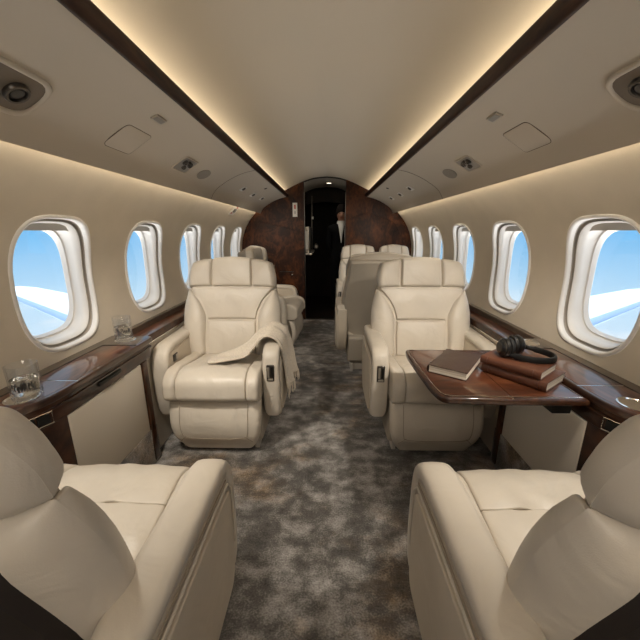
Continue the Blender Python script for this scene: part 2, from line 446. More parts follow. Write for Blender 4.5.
def make_wall(side, name):
    V = []; F = []
    s0, s1 = 0.0, WL[-1]; ra, rb = WIN_S - 0.36, WIN_S + 0.36
    rb = min(rb, s1)
    ys = [Y0] + [WIN_Y[0] - WC + 2 * WC * k for k in range(len(WIN_Y) + 1)]
    if ys[-1] < Y1: ys.append(Y1)
    def grid(ya, yb, sa, sb, ny, ns):
        n0 = len(V)
        for i in range(ny + 1):
            for j in range(ns + 1): V.append(wall_pt(side, ya + (yb - ya) * i / ny, sa + (sb - sa) * j / ns))
        for i in range(ny):
            for j in range(ns):
                a = n0 + i * (ns + 1) + j; F.append((a, a + 1, a + ns + 2, a + ns + 1))
    grid(Y0, ys[-1] if ys[-1] > Y1 else Y1, s0, ra, 1, 12)
    if rb < s1 - 1e-4: grid(Y0, Y1 + 0.3, rb, s1, 1, 4)
    grid(Y0, ys[1], ra, rb, 1, 24)
    for wy in WIN_Y:
        # perimeter points of the cell, 16 per side
        per = []
        for k in range(16): per.append((0.36, -1 + 2 * k / 16))
        P = []
        for k in range(16): P.append((WC, (ra - WIN_S) + (rb - ra) * k / 16))
        for k in range(16): P.append((WC - 2 * WC * k / 16, rb - WIN_S))
        for k in range(16): P.append((-WC, (rb - WIN_S) - (rb - ra) * k / 16))
        for k in range(16): P.append((-WC + 2 * WC * k / 16, ra - WIN_S))
        R = []
        for k in range(64):
            a = -PI / 4 + 2 * PI * k / 64
            R.append(se(a, HW, HH))
        n0 = len(V); NR = 7
        for q in range(NR + 1):
            t = q / NR
            for k in range(64):
                V.append(wall_pt(side, wy + R[k][0] * (1 - t) + P[k][0] * t, WIN_S + R[k][1] * (1 - t) + P[k][1] * t))
        for q in range(NR):
            for k in range(64):
                l = (k + 1) % 64; F.append((n0 + q * 64 + k, n0 + q * 64 + l, n0 + (q + 1) * 64 + l, n0 + (q + 1) * 64 + k))
    o = mesh_obj(name, V, F, M['wall'], angle=60); return struct(o)
for side, nm in ((-1, 'wall_left'), (1, 'wall_right')): make_wall(side, nm)

def ring_loft(side, wy, rings, n=3.3, cap=False):
    V = []; F = []
    for hw, hh, d in rings:
        for k in range(64):
            a = -PI / 4 + 2 * PI * k / 64; p = se(a, hw, hh, n)
            # the funnel runs square outwards from the wall at window centre
            b = Vector(wall_pt(side, wy + p[0], WIN_S + p[1], 0 if d > 0 else d))
            cpt = Vector(wall_pt(side, wy, WIN_S, 0))
            w = max(0.0, min(1.0, d / 0.11))
            if d > 0:
                flat = Vector((cpt.x, b.y, cpt.z + p[1] * 0.985))
                b = b.lerp(flat, w) + Vector((side * (d * (1 - 0.0)), 0, 0))
            V.append(tuple(b))
    for q in range(len(rings) - 1):
        for k in range(64):
            l = (k + 1) % 64; F.append((q * 64 + k, q * 64 + l, (q + 1) * 64 + l, (q + 1) * 64 + k))
    if cap: F.append(tuple(range(64))); F.append(tuple(range((len(rings) - 1) * 64, len(rings) * 64)))
    return V, F
nwin = 0
for side in (-1, 1):
    for wy in WIN_Y:
        nwin += 1
        e = bpy.data.objects.new('window_%d' % nwin, None); COL.objects.link(e); struct(e)
        R1 = [(HW + .004, HH + .004, -0.0005), (HW + .003, HH + .003, -.005), (HW - .003, HH - .003, -.008), (HW - .009, HH - .009, -.006), (HW - .012, HH - .012, .001), (HW - .013, HH - .013, .012)]
        mesh_obj('window_frame', *ring_loft(side, wy, R1), M['reveal'], e, angle=80)
        R2 = [(HW - .013, HH - .013, .012), (HW - .012, HH - .012, .024), (HW - .024, HH - .022, .026)]
        mesh_obj('shade_track', *ring_loft(side, wy, R2), M['reveal2'], e, angle=80)
        R3 = [(HW - .024, HH - .022, .026), (HW - .026, HH - .024, .018), (HW - .030, HH - .028, .020), (HW - .036, HH - .036, .044), (HW - .041, HH - .042, .068), (HW - .044, HH - .046, .072), (HW - .047, HH - .050, .070), (HW - .053, HH - .058, .088)]
        mesh_obj('window_reveal', *ring_loft(side, wy, R3), M['reveal'], e, angle=80)
        mesh_obj('window_pane', *ring_loft(side, wy, [(HW - .051, HH - .056, .084), (HW - .051, HH - .056, .087)], cap=True), M['pane'], e)
        # pulled-up shade: a strip of pleated fabric under the top of the opening
        rr = []
        V = []; F = []
        for i in range(17):
            yy = -0.155 + 0.31 * i / 16
            top = (HH - .030) * (1 - (abs(yy) / (HW - .028)) ** 3.3) ** (1 / 3.3)
            cz = wall_pt(side, wy, WIN_S)[2]
            hb = HH - 0.062
            if top < hb: hb = top - 0.001
            for zz, dd in ((top, 0.030), (hb + 0.01, 0.034), (hb, 0.036), (hb, 0.042), (top, 0.042)):
                bpt = Vector(wall_pt(side, wy + yy, WIN_S + zz, 0)); flat = Vector((wall_pt(side, wy, WIN_S)[0], wy + yy, cz + zz * 0.985))
                q = bpt.lerp(flat, dd / 0.11) + Vector((side * dd, 0, 0)); V.append(tuple(q))
        for i in range(16):
            for j in range(5):
                k = (j + 1) % 5; F.append((i * 5 + j, i * 5 + k, (i + 1) * 5 + k, (i + 1) * 5 + j))
        mesh_obj('window_shade', V, F, M['shade'], e)

# floor
fl = bx('floor', (-1.2, 1.2, Y0, 4.42, -0.05, 0.0), M['carpet']); struct(fl)
# upper side panels (passenger service panels), light coves, wood rails, ceiling
def sweep_y(sec, y0, y1, ny=1):
    V = []; F = []; n = len(sec)
    for i in range(ny + 1):
        for p in sec: V.append((p[0], y0 + (y1 - y0) * i / ny, p[1]))
    for i in range(ny):
        for k in range(n - 1): F.append((i * n + k, i * n + k + 1, (i + 1) * n + k + 1, (i + 1) * n + k))
    return V, F
PSU = [(p.x, p.y) for p in catmull([(0.846, 1.402, 0), (0.80, 1.470, 0), (0.70, 1.535, 0), (0.60, 1.578, 0), (0.508, 1.600, 0)], 6)]
PSUL = [0]
for i in range(1, len(PSU)): PSUL.append(PSUL[-1] + (Vector(PSU[i]) - Vector(PSU[i - 1])).length)
def psu_pt(side, y, s, d=0.0):
    """s from the wall-side edge towards the rail; d>0 stands proud into the cabin"""
    s = max(0, min(PSUL[-1], s))
    for i in range(1, len(PSU)):
        if PSUL[i] >= s - 1e-9:
            t = (s - PSUL[i - 1]) / (PSUL[i] - PSUL[i - 1]); a = Vector(PSU[i - 1]); b = Vector(PSU[i])
            p = a.lerp(b, t); tg = (b - a).normalized(); nn = Vector((tg.y, -tg.x))
            if nn.y > 0: nn = -nn
            p = p + nn * d; return Vector((side * p.x, y, p.y))
def mir(sec, side): return [(side * x, z) for x, z in sec]
CE = catmull([(0.60, 1.640, 0), (0.50, 1.690, 0), (0.34, 1.765, 0), (0.17, 1.822, 0), (0, 1.840, 0)], 6)
for side, nm in ((-1, 'left'), (1, 'right')):
    back = [(0.846, 1.402), (0.842, 1.414), (0.838, 1.455), (0.842, 1.47)]
    sec = mir(list(reversed(back)) + PSU[1:], side)
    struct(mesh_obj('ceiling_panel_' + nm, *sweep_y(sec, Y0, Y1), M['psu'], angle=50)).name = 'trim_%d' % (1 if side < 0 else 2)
    # cap joining wall head to the cove
    struct(mesh_obj('trim_%d' % (3 if side < 0 else 4), *sweep_y(mir([(0.885, 1.432), (0.868, 1.450), (0.850, 1.466), (0.838, 1.474)], side), Y0, Y1), M['wall']))
    rail = round_poly([(0.510, 1.596), (0.512, 1.612), (0.500, 1.642), (0.486, 1.640), (0.484, 1.628), (0.496, 1.596)], 0.006, 4)
    struct(mesh_obj('trim_%d' % (5 if side < 0 else 6), *prism(mir(rail, side), Y0, Y1, 0, 'y'), M['woodrail']))
    struct(mesh_obj('trim_%d' % (7 if side < 0 else 8), *sweep_y(mir([(0.505, 1.606), (0.56, 1.610), (0.60, 1.640)], side), Y0, Y1), M['psu']))
    # led strips
    struct(mesh_obj('trim_%d' % (9 if side < 0 else 10), *prism(mir([(0.530, 1.612), (0.548, 1.614), (0.547, 1.620), (0.529, 1.618)], side), Y0 + .02, Y1 - .02, 0, 'y'), M['led']))
    struct(mesh_obj('trim_%d' % (11 if side < 0 else 12), *prism(mir([(0.8425, 1.418), (0.8475, 1.419), (0.8465, 1.430), (0.8415, 1.429)], side), Y0 + .02, Y1 - .02, 0, 'y'), M['led2']))
cs = [(-p.x, p.y) for p in CE] + [(p.x, p.y) for p in reversed(CE[:-1])]
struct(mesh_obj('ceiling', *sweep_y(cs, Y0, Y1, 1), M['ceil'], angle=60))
# outer hull keeps the daylight out of the coves
hull = [(1.10, 1.36), (1.0, 1.55), (0.7, 1.80), (0.35, 1.93), (0, 1.97), (-0.35, 1.93), (-0.7, 1.80), (-1.0, 1.55), (-1.10, 1.36)]
struct(mesh_obj('trim_13', *sweep_y(hull, Y0, 6.3), M['blackmatte']))

# ---------------------------------------------------------------- bulkheads and galley
def section_poly(extra=0.0):
    """cabin outline for x>=0 from floor up to crown"""
    P = [(p.x + extra, p.y) for p in WALLP] + [(0.93, 1.50)] + [(0.60, 1.66)] + [(p.x, p.y + extra + 0.004) for p in CE[1:]]
    return P
def bulkhead(side, name, y0, y1, xin, mat):
    P = [q for q in section_poly(0.01) if q[0] > xin + 0.01]
    # crown height at xin
    top = None
    for i in range(len(CE) - 1):
        a, b = CE[i], CE[i + 1]
        if b.x <= xin <= a.x: t = (a.x - xin) / (a.x - b.x); top = a.y + t * (b.y - a.y)
    poly = [(xin, 0.0)] + P + [(xin, top + 0.014)]
    V = []; F = []; n = len(poly)
    for y in (y0, y1):
        for p in poly: V.append((side * p[0], y, p[1]))
    for i in range(n): F.append((i, (i + 1) % n, n + (i + 1) % n, n + i))
    F.append(tuple(range(n))); F.append(tuple(range(n, 2 * n)))
    return mesh_obj(name, V, F, mat)
for side, nm in ((-1, 'left'), (1, 'right')):
    b = struct(bulkhead(side, 'wall_front_' + nm, Y1, Y1 + 0.06, 0.285 if side < 0 else 0.245, M['bulkwood']))
# cornice ledge on the bulkheads (raised lower panel with a rounded top)
def raised(side, xin, name):
    P = [(xin + 0.005, 0.12), (0.99, 0.12), (1.02, 0.62), (1.045, 0.98), (0.93, 1.18), (0.86, 1.30), (0.50, 1.22 if side < 0 else 1.42), (xin + 0.005, 1.16 if side < 0 else 1.30)]
    V, F = prism([(side * x, z) for x, z in round_poly(P, 0.03)], Y1 - 0.012, Y1 + 0.002, 0.004, 'y')
    return struct(mesh_obj(name, V, F, M['bulkwood']))
raised(-1, 0.285, 'trim_14'); raised(1, 0.245, 'trim_15')
# steel edge strips on the doorway
struct(bx('trim_16', (-0.285, -0.277, Y1 - 0.012, Y1 + 0.07, 0, 1.66), M['dkmetal']))
struct(bx('trim_17', (0.237, 0.245, Y1 - 0.012, Y1 + 0.07, 0, 1.66), M['dkmetal']))
# rear end of the cabin
pr = section_poly(0.02); full = [(-x, z) for x, z in pr] + [(x, z) for x, z in reversed(pr)]
V = [(x, Y0 + 0.001, z) for x, z in full]; 
struct(mesh_obj('wall_back', *prism(full, Y0 - 0.05, Y0 + 0.002, 0, 'y'), M['wall']))
# galley shell
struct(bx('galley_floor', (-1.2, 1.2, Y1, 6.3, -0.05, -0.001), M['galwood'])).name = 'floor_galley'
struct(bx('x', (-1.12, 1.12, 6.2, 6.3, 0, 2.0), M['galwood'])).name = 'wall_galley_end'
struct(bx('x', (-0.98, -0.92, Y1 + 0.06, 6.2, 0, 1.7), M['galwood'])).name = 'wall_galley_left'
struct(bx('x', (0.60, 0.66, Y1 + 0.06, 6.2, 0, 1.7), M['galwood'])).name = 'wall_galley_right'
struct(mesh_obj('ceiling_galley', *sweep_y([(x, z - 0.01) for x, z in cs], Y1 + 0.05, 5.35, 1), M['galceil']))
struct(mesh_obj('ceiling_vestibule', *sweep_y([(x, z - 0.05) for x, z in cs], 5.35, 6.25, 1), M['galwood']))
# header beam at the end of the light galley ceiling
hp = [(-0.9, 1.45)] + [(x, z - 0.012) for x, z in cs if abs(x) < 0.55] + [(0.9, 1.45)]
struct(mesh_obj('trim_18', *prism([(x, z) for x, z in [(-0.6, 1.42), (-0.45, 1.52), (-0.25, 1.60), (0, 1.625), (0.25, 1.60), (0.45, 1.52), (0.6, 1.42), (0.62, 1.6), (0.3, 1.76), (0, 1.80), (-0.3, 1.76), (-0.62, 1.6)]], 5.35, 5.40, 0, 'y'), M['galwood']))
# doorway threshold
struct(bx('trim_19', (-0.277, 0.237, Y1 + 0.015, Y1 + 0.05, 0.0, 0.008), M['dkmetal']))
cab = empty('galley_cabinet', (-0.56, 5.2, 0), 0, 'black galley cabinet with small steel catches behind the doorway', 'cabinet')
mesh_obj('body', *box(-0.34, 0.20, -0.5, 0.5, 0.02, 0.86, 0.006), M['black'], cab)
mesh_obj('countertop', *box(-0.34, 0.36, -0.52, 0.5, 0.86, 0.885, 0.004), M['steel'], cab)
for z in (0.78, 0.62, 0.47, 0.30, 0.2): mesh_obj('latch', *box(0.20, 0.225, -0.49, -0.45, z, z + 0.035, 0.003), M['steel'], cab)
ap = empty('coffee_maker', (-0.37, 4.95, 0.885), 0, 'brushed steel galley oven unit standing on the counter', 'appliance')
mesh_obj('body', *box(-0.1, 0.13, -0.15, 0.2, 0.0, 0.36, 0.012), M['steel'], ap)
mesh_obj('panel', *box(-0.02, 0.11, -0.158, -0.15, 0.05, 0.30, 0.004), M['whiteplastic'], ap)
mesh_obj('spout', *box(-0.08, -0.03, -0.18, -0.14, 0.02, 0.1, 0.004), M['black'], ap)
kn = mesh_obj('porthole_latch', *lathe([(0, 0), (0.045, 0), (0.05, -0.01), (0.035, -0.02), (0.03, -0.012), (0, -0.012)], 24, (-0.19, 6.19, 0.92), 'y'), M['steel'])
tag(kn, 'small round steel latch on the dark galley end wall', 'latch')
post = mesh_obj('x', *box(-0.235, -0.215, 5.28, 5.30, 0.88, 1.70, 0.004), M['dkmetal']); struct(post); post.name = 'trim_20'
sw = mesh_obj('wall_switch', *box(-0.228, -0.200, 5.265, 5.28, 1.36, 1.40, 0.002), M['whiteplastic']); tag(sw, 'tiny pale switch on the slim post in the dark galley', 'switch')
dl = empty('ceiling_downlight', (0.03, 4.85, 1.822), 0, 'small oval downlight in the grey galley ceiling', 'ceiling light')
mesh_obj('bezel', *lathe([(0.05, 0.005), (0.05, -0.004), (0.04, -0.006), (0.037, 0.0)], 24), M['chrome'], dl)
mesh_obj('lens', *lathe([(0.0, -0.002), (0.037, -0.002), (0.037, 0.003)], 24), M['lamp'], dl)

struct(bx('x', (-0.60, -0.32, Y1 + 0.062, Y1 + 0.075, 1.55, 1.565), M['led2'])).name = 'trim_23'  # glowing strip added out of sight behind the bulkhead to brighten the galley ceiling
struct(bx('x', (0.29, 0.58, Y1 + 0.062, Y1 + 0.075, 1.55, 1.565), M['led2'])).name = 'trim_24'  # same added hidden glow on the right side
# signs
sg = empty('exit_placard', (-0.40, Y1 - 0.012, 1.445), 0, 'small white placard with red print on the left walnut bulkhead', 'sign')
mesh_obj('plate', *box(-0.03, 0.03, -0.006, 0.0, -0.085, 0.085, 0.002), M['whiteplastic'], sg)
mesh_obj('print', *box(-0.009, 0.009, -0.0075, -0.006, 0.01, 0.06), M['red'], sg)
mesh_obj('print', *box(-0.006, 0.006, -0.0075, -0.006, -0.05, -0.015), M['greyplastic'], sg)
wd = bx('latch_plate', (-0.62, -0.44, Y1 - 0.022, Y1 - 0.012, 0.655, 0.665), M['dkmetal']); tag(wd, 'slim steel rail on the lower left bulkhead', 'rail')
wk = empty('door_latch', (-0.455, Y1 - 0.012, 0.62), 0, 'small chrome push latch on the lower left walnut bulkhead', 'latch')
mesh_obj('plate', *box(-0.02, 0.02, -0.004, 0, -0.05, 0.03, 0.001), M['woodrim'], wk)
mesh_obj('button', *lathe([(0, -0.014), (0.009, -0.012), (0.010, 0)], 16, (0, 0, 0), 'y'), M['chrome'], wk)

# ---------------------------------------------------------------- side ledges and cabinets
LH = 0.660
def wx(h): return wall_s(s_of_h(h))[0]
def side_unit(side, lab):
    nm = 'left' if side < 0 else 'right'
    e = empty('side_cabinet', (side * 0.95, 1.0, 0), 0, 'walnut side ledge cabinet with cream panel under the %s windows' % nm, 'cabinet')
    ox, oy = side * 0.95, 1.0
    L = lambda V: [(v[0] - ox, v[1] - oy, v[2]) for v in V]
    def add(name, VF, mat, **k): return mesh_obj(name, L(VF[0]), VF[1], mat, e, **k)
    # wide top between the seats (x,y) outline, curving back towards the wall at the near end
    def outline(g=0.0):
        inner = catmull([(0.985, Y0 + .01, 0), (0.985, 0.3, 0), (0.985, 0.70, 0), (0.950, 0.80, 0), (0.905, 0.87, 0), (0.878, 0.93, 0), (0.868, 1.02, 0), (0.868, 1.12, 0), (0.868, 1.35, 0), (0.868, 1.50, 0)], 5)
        pts = [(p.x + g, p.y) for p in inner]
        end = round_poly([(0.868 + g, 1.51), (0.868 + g, 1.585 - g), (wx(LH) - 0.02, 1.585 - g)], [0, 0.05, 0], 6)
        return pts + end[1:] + [(wx(LH) + 0.004, 1.585 - g), (wx(LH) + 0.004, Y0 + .01)]
    O = [(side * x, y) for x, y in outline()]
    ct = add('countertop', prism(O, LH - 0.026, LH, 0.006, 'z', 4), M['woodrim'])
    mesh_obj('veneer', *(lambda VF: (L(VF[0]), VF[1]))(prism(inset(O, 0.016), LH - 0.004, LH + 0.0008, 0.0004, 'z', 2)), M['woodtop'], ct)
    O2 = [(side * x, y) for x, y in outline(0.012)]
    add('fascia', prism(O2, LH - 0.10, LH - 0.026, 0.003, 'z', 3), M['wood'])
    O3 = [(side * x, y) for x, y in outline(0.006)]
    add('bead', prism(O3, LH - 0.052, LH - 0.044, 0.002, 'z', 3), M['woodrim'])
    # darker border strip along wall and inlay groove
    wxx = wx(LH)
    add('wall_border', box(*sorted((side * (wxx - 0.045), side * (wxx + 0.002))), Y0 + .01, 1.58, LH, LH + 0.0015), M['woodgrey'])
    add('inlay_line', box(*sorted((side * (wxx - 0.049), side * (wxx - 0.045))), Y0 + .01, 1.43, LH - 0.001, LH + 0.002), M['blackmatte'])
    add('end_border', box(*sorted((side * 0.885, side * (wxx - 0.045))), 1.44, 1.575, LH, LH + 0.0013), M['woodgrey'])
    add('inlay_line', box(*sorted((side * 0.875, side * (wxx - 0.046))), 1.432, 1.438, LH - 0.001, LH + 0.002), M['blackmatte'])
    add('seam_line', box(*sorted((side * 0.872, side * (wxx - 0.046))), 1.055, 1.058, LH - 0.001, LH + 0.0012), M['chrome'])
    for yy in (1.51, 0.925):
        add('cup_holder', lathe([(0.046, 0), (0.046, 0.003), (0.041, 0.004), (0.038, 0.001), (0.0, 0.0006)], 32, (side * (0.97 if yy > 1 else 0.952), yy, LH + 0.001)), M['chrome'])
    # cabinet body
    B = [(side * x, y) for x, y in [(0.995, Y0 + .01), (0.997, 0.70), (0.963, 0.80), (0.917, 0.87), (0.892, 0.93), (0.886, 0.99), (0.886, 1.52), (wx(0.3), 1.52), (wx(0.3), Y0 + .01)]]
    add('body', prism(B, 0.20, LH - 0.10, 0, 'z'), M['wood'])
    add('side_panel', box(*sorted((side * 0.880, side * 0.89)), 1.0, 1.455, 0.20, LH - 0.104, 0.003), M['panel'])
    add('post', box(*sorted((side * 0.874, side * 0.90)), 1.46, 1.50, 0.02, LH - 0.10, 0.003), M['wood'])
    add('kick_plate', box(*sorted((side * 0.878, side * 1.03)), 0.6, 1.52, 0.0, 0.20, 0.006), M['carpet'])
    # flush slide latch in the fascia
    add('slide_latch', box(*sorted((side * 0.872, side * 0.884)), 1.16, 1.30, LH - 0.074, LH - 0.056, 0.003), M['blackmatte'])
    # outlet frame on the curved near end
    a = Vector((0.902, 0.898, LH - 0.068))
    fr = MB(); cc = []
    d = Vector((-(0.905 - 0.878), (0.93 - 0.87), 0)).normalized()
    for (u, z) in ((-.045, -.02), (.045, -.02), (.045, .02), (-.045, .02)):
        q = a + Vector((d.x * u, d.y * u, z)) + Vector((-0.007, -0.003, 0)); cc.append((side * q.x, q.y, q.z))
    add('outlet_frame', tube(cc, 0.0025, 6, True), M['chrome'])
    for u0 in (-.036, .004):
        q = [a + Vector((d.x * u, d.y * u, z)) + Vector((dx, dx / 2, 0)) for dx in (-0.010, 0.004) for u, z in ((u0, -.014), (u0 + .032, -.014), (u0 + .032, .014), (u0, .014))]
        add('outlet', ([(side * v.x, v.y, v.z) for v in q], [(0, 1, 2, 3), (4, 5, 6, 7), (0, 1, 5, 4), (1, 2, 6, 5), (2, 3, 7, 6), (3, 0, 4, 7)]), M['blackmatte'])
    # second, narrower ledge with a recessed tray beside the far seats
    e2 = empty('side_ledge', (side * 0.98, 3.0, 0), 0, 'narrow walnut ledge with recessed tray beside the %s far seats' % nm, 'ledge')
    ox, oy = side * 0.98, 3.0
    def add2(name, VF, mat, **k): return mesh_obj(name, [(v[0] - ox, v[1] - oy, v[2]) for v in VF[0]], VF[1], mat, e2, **k)
    xi = 0.905; ye = Y1 - .03 if side < 0 else 3.62
    add2('back_rim', box(*sorted((side * (wxx - 0.028), side * (wxx + 0.004))), 1.59, ye, LH - 0.05, LH, 0.003), M['woodgrey'])
    add2('front_rim', box(*sorted((side * xi, side * (xi + 0.022))), 1.59, ye, LH - 0.05, LH - 0.004, 0.003), M['wood'])
    add2('tray', box(*sorted((side * (xi + 0.02), side * (wxx - 0.026))), 1.59, ye, LH - 0.06, LH - 0.035, 0.002), M['woodtop'])
    add2('side_panel', box(*sorted((side * (xi + 0.012), side * (xi + 0.03))), 1.53, ye, 0.0, LH - 0.05, 0.004), M['panel'])
    add2('chrome_line', box(*sorted((side * (xi - 0.002), side * (xi + 0.004))), 1.59, ye, LH - 0.046, LH - 0.040), M['chrome'])
for s in (-1, 1): side_unit(s, '')

# ---------------------------------------------------------------- ceiling panel fittings
def psu_frame(side, y, s):
    p = psu_pt(side, y, s); a = psu_pt(side, y, s - 0.01); b = psu_pt(side, y, s + 0.01)
    v = (b - a).normalized(); u = Vector((0, 1, 0)); n = v.cross(u) if side > 0 else u.cross(v)
    if n.z > 0: n = -n
    return p, u, v, n
def on_psu(side, y, s, poly, d0, d1, r=0.0):
    """poly in (along cabin, across panel) raised from d0 to d1 below the panel"""
    V, F = prism(poly, d0, d1, r, 'z', 3)
    out = []
    for a, b, c in V: out.append(tuple(psu_pt(side, y + a, s + b, c)))
    return out, F
def rrect(w, h, r, seg=5): return round_poly([(-w, -h), (w, -h), (w, h), (-w, h)], r, seg)
def local(VF, o): return [(v[0] - o[0], v[1] - o[1], v[2] - o[2]) for v in VF[0]], VF[1]
def ring_frame(side, y, s, outer, inner, d0, d1, r):
    n = len(outer); V = []; F = []
    prof = [(outer, d0), (outer, d1 - r), (inset(outer, r), d1), (inset(inner, -r), d1), (inner, d1 - r), (inner, d0)]
    for pl, d in prof: V += [tuple(psu_pt(side, y + a, s + b, d)) for a, b in pl]
    for k in range(len(prof) - 1):
        for i in range(n): j = (i + 1) % n; F.append((k * n + i, k * n + j, (k + 1) * n + j, (k + 1) * n + i))
    return V, F
def lamp_geo(side, y, s, r, tiltn=0.0):
    p, u, v, n = psu_frame(side, y, s)
    return p, u, v, n
def disc_on(p, u, v, n, prof, seg=20):
    V = []; F = []
    for r, h in prof:
        for k in range(seg): a = 2 * PI * k / seg; V.append(tuple(p + u * (r * math.cos(a)) + v * (r * math.sin(a)) + n * h))
    for i in range(len(prof) - 1):
        for k in range(seg): l = (k + 1) % seg; F.append((i * seg + k, i * seg + l, (i + 1) * seg + l, (i + 1) * seg + k))
    F.append(tuple(range(seg))) if prof[0][0] > 1e-5 else None
    if prof[-1][0] > 1e-5: F.append(tuple(range((len(prof) - 1) * seg, len(prof) * seg)))
    return V, F
SN = {-1: 'left', 1: 'right'}
FIT = dict(big=(0.83, 0.140), chip=(1.353, 0.297), hatch=(1.37, 0.150), mid=(1.875, 0.157), spk=(2.155, 0.152), f1=(3.0, 0.19), f2=(3.42, 0.18), f3=(3.83, 0.19), dot=(3.42, 0.32))
for side in (-1, 1):
    y, s = FIT['big']; o = psu_pt(side, y, s)
    e = empty('reading_light_unit', o, 0, 'large recessed reading light unit at the upper %s corner of the ceiling panel' % SN[side], 'reading light')
    W_, H_ = 0.155, 0.068
    mesh_obj('bezel', *local(ring_frame(side, y, s, rrect(W_, H_, 0.06), rrect(W_ - .014, H_ - .014, 0.05), -0.001, 0.006, 0.003), o), M['psu'], e, angle=70)
    mesh_obj('recess', *local(on_psu(side, y, s, rrect(W_ - .014, H_ - .014, 0.05), -0.001, 0.002), o), M['bowl'], e)
    for k, (dy, ds, r) in enumerate(((0.075, 0.0, 0.030), (-0.015, 0.022, 0.016), (-0.02, -0.022, 0.016), (-0.095, 0.0, 0.030))):
        p, u, v, n = psu_frame(side, y + dy, s + ds)
        p = p - Vector(o)
        h = 0.014 if r > .02 else 0.010
        lm = mesh_obj('lamp' if r > .02 else 'air_vent', *disc_on(p, u, v, n, [(r, 0.0), (r, h * .6), (r * .9, h), (r * .72, h), (r * .66, h * .5), (0, h * .45)]), M['dkmetal'], e)
        if r > .02: mesh_obj('lens', *disc_on(p + n * (h * .5), u, v, n, [(r * .6, 0), (r * .5, .004), (0, .006)]), M['black'], lm)
    y, s = FIT['chip']; o = psu_pt(side, y, s)
    e = empty('indicator_light', o, 0, 'small chrome rectangular indicator plate beside the %s walnut ceiling rail' % SN[side], 'indicator')
    mesh_obj('frame', *local(on_psu(side, y, s, rrect(.036, .015, .003), -0.001, 0.005, 0.001), o), M['steel'], e)
    mesh_obj('lens', *local(on_psu(side, y, s, rrect(.029, .0095, .002), 0.0048, 0.0062), o), M['greyplastic'], e)
    y, s = FIT['hatch']; o = psu_pt(side, y, s)
    e = empty('oxygen_mask_hatch', o, 0, 'flush rounded square hatch in the %s ceiling panel' % SN[side], 'hatch')
    hp_ = rrect(.082, .060, .02)
    mesh_obj('door', *local(on_psu(side, y, s, hp_, -0.002, 0.0015, 0.001), o), M['psu'], e)
    mesh_obj('gap', *local(ring_frame(side, y, s, inset(hp_, -.002), hp_, -0.002, 0.0008, 0.0002), o), M['gap'], e)
    y, s = FIT['mid']; o = psu_pt(side, y, s)
    e = empty('reading_light_unit', o, 0, 'small recessed reading light and air nozzle cluster in the %s ceiling panel' % SN[side], 'reading light')
    mesh_obj('bezel', *local(ring_frame(side, y, s, rrect(.085, .052, .02), rrect(.078, .045, .016), -0.001, 0.004, 0.0015), o), M['psu'], e, angle=70)
    mesh_obj('recess', *local(on_psu(side, y, s, rrect(.078, .045, .016), -0.001, 0.001), o), M['greyplastic'], e)
    for dy, ds, r in ((-.035, .015, .016), (.0, .02, .014), (.03, .012, .016), (0.0, -.015, .013)):
        p, u, v, n = psu_frame(side, y + dy, s + ds); p = p - Vector(o)
        mesh_obj('nozzle', *disc_on(p, u, v, n, [(r, 0.0), (r, .010), (r * .85, .013), (r * .6, .013), (r * .5, .007), (0, .006)]), M['dkmetal'], e)
    y, s = FIT['spk']; o = psu_pt(side, y, s)
    V = [(0.075 * math.cos(a), 0.042 * math.sin(a)) for a in [2 * PI * k / 32 for k in range(32)]]
    t = mesh_obj('ceiling_speaker', *local(on_psu(side, y, s, V, -0.001, 0.002), o), M['speaker']); t.location = o
    tag(t, 'oval fabric speaker grille in the %s ceiling panel' % SN[side], 'speaker')
    for k in ('f1', 'f2', 'f3'):
        y, s = FIT[k]; o = psu_pt(side, y, s)
        w = {'f1': 'nearest', 'f2': 'middle', 'f3': 'farthest'}[k]
        e = empty('air_vent', o, 0, '%s of three small recessed vents at the far end of the %s ceiling panel' % (w, SN[side]), 'vent', 'small vents at the far end of the %s panel' % SN[side])
        mesh_obj('bezel', *local(on_psu(side, y, s, rrect(.05, .03, .012), -0.001, 0.003, 0.001), o), M['whiteplastic'], e)
        p, u, v, n = psu_frame(side, y, s + .004); p = p - Vector(o)
        mesh_obj('nozzle', *disc_on(p, u, v, n, [(.017, .001), (.017, .010), (.012, .012), (0, .008)]), M['dkmetal'], e)
    y, s = FIT['dot']; o = psu_pt(side, y, s); p, u, v, n = psu_frame(side, y, s)
    t = mesh_obj('sensor', *local(disc_on(p, u, v, n, [(.014, -.001), (.014, .004), (0, .006)]), o), M['blackmatte']); t.location = o
    tag(t, 'small round black sensor near the far end of the %s ceiling panel' % SN[side], 'sensor')
    # panel joint line
    V, F = [], []
    pts = [psu_pt(side, 2.55, PSUL[-1] * k / 20, 0.0003) for k in range(21)]
    struct(mesh_obj('trim_%d' % (21 if side < 0 else 22), *tube(pts, 0.0015, 5), M['gap']))
# emergency handle placard on the left wall above the fourth window
yy, ss = 3.48, s_of_h(1.385)
e = empty('handle_placard', wall_pt(-1, yy, ss), 0, 'small recessed handle with red marking above the left window row', 'handle')
o = wall_pt(-1, yy, ss)
def on_wall(side, y, s, poly, d0, d1):
    V, F = prism(poly, d0, d1, 0, 'z'); return [wall_pt(side, y + a, s + b, -c) for a, b, c in V], F
mesh_obj('plate', *local(on_wall(-1, yy, ss, rrect(.09, .06, .012), -0.001, 0.004), o), M['whiteplastic'], e)
mesh_obj('grip', *local(on_wall(-1, yy, ss, rrect(.035, .02, .006), 0.004, 0.014), o), M['greyplastic'], e)
mesh_obj('marking', *local(on_wall(-1, yy + .03, ss + .036, rrect(.022, .010, .002), 0.004, 0.006), o), M['red'], e)
mesh_obj('marking', *local(on_wall(-1, yy - .035, ss - .036, rrect(.016, .009, .002), 0.004, 0.006), o), M['red'], e)

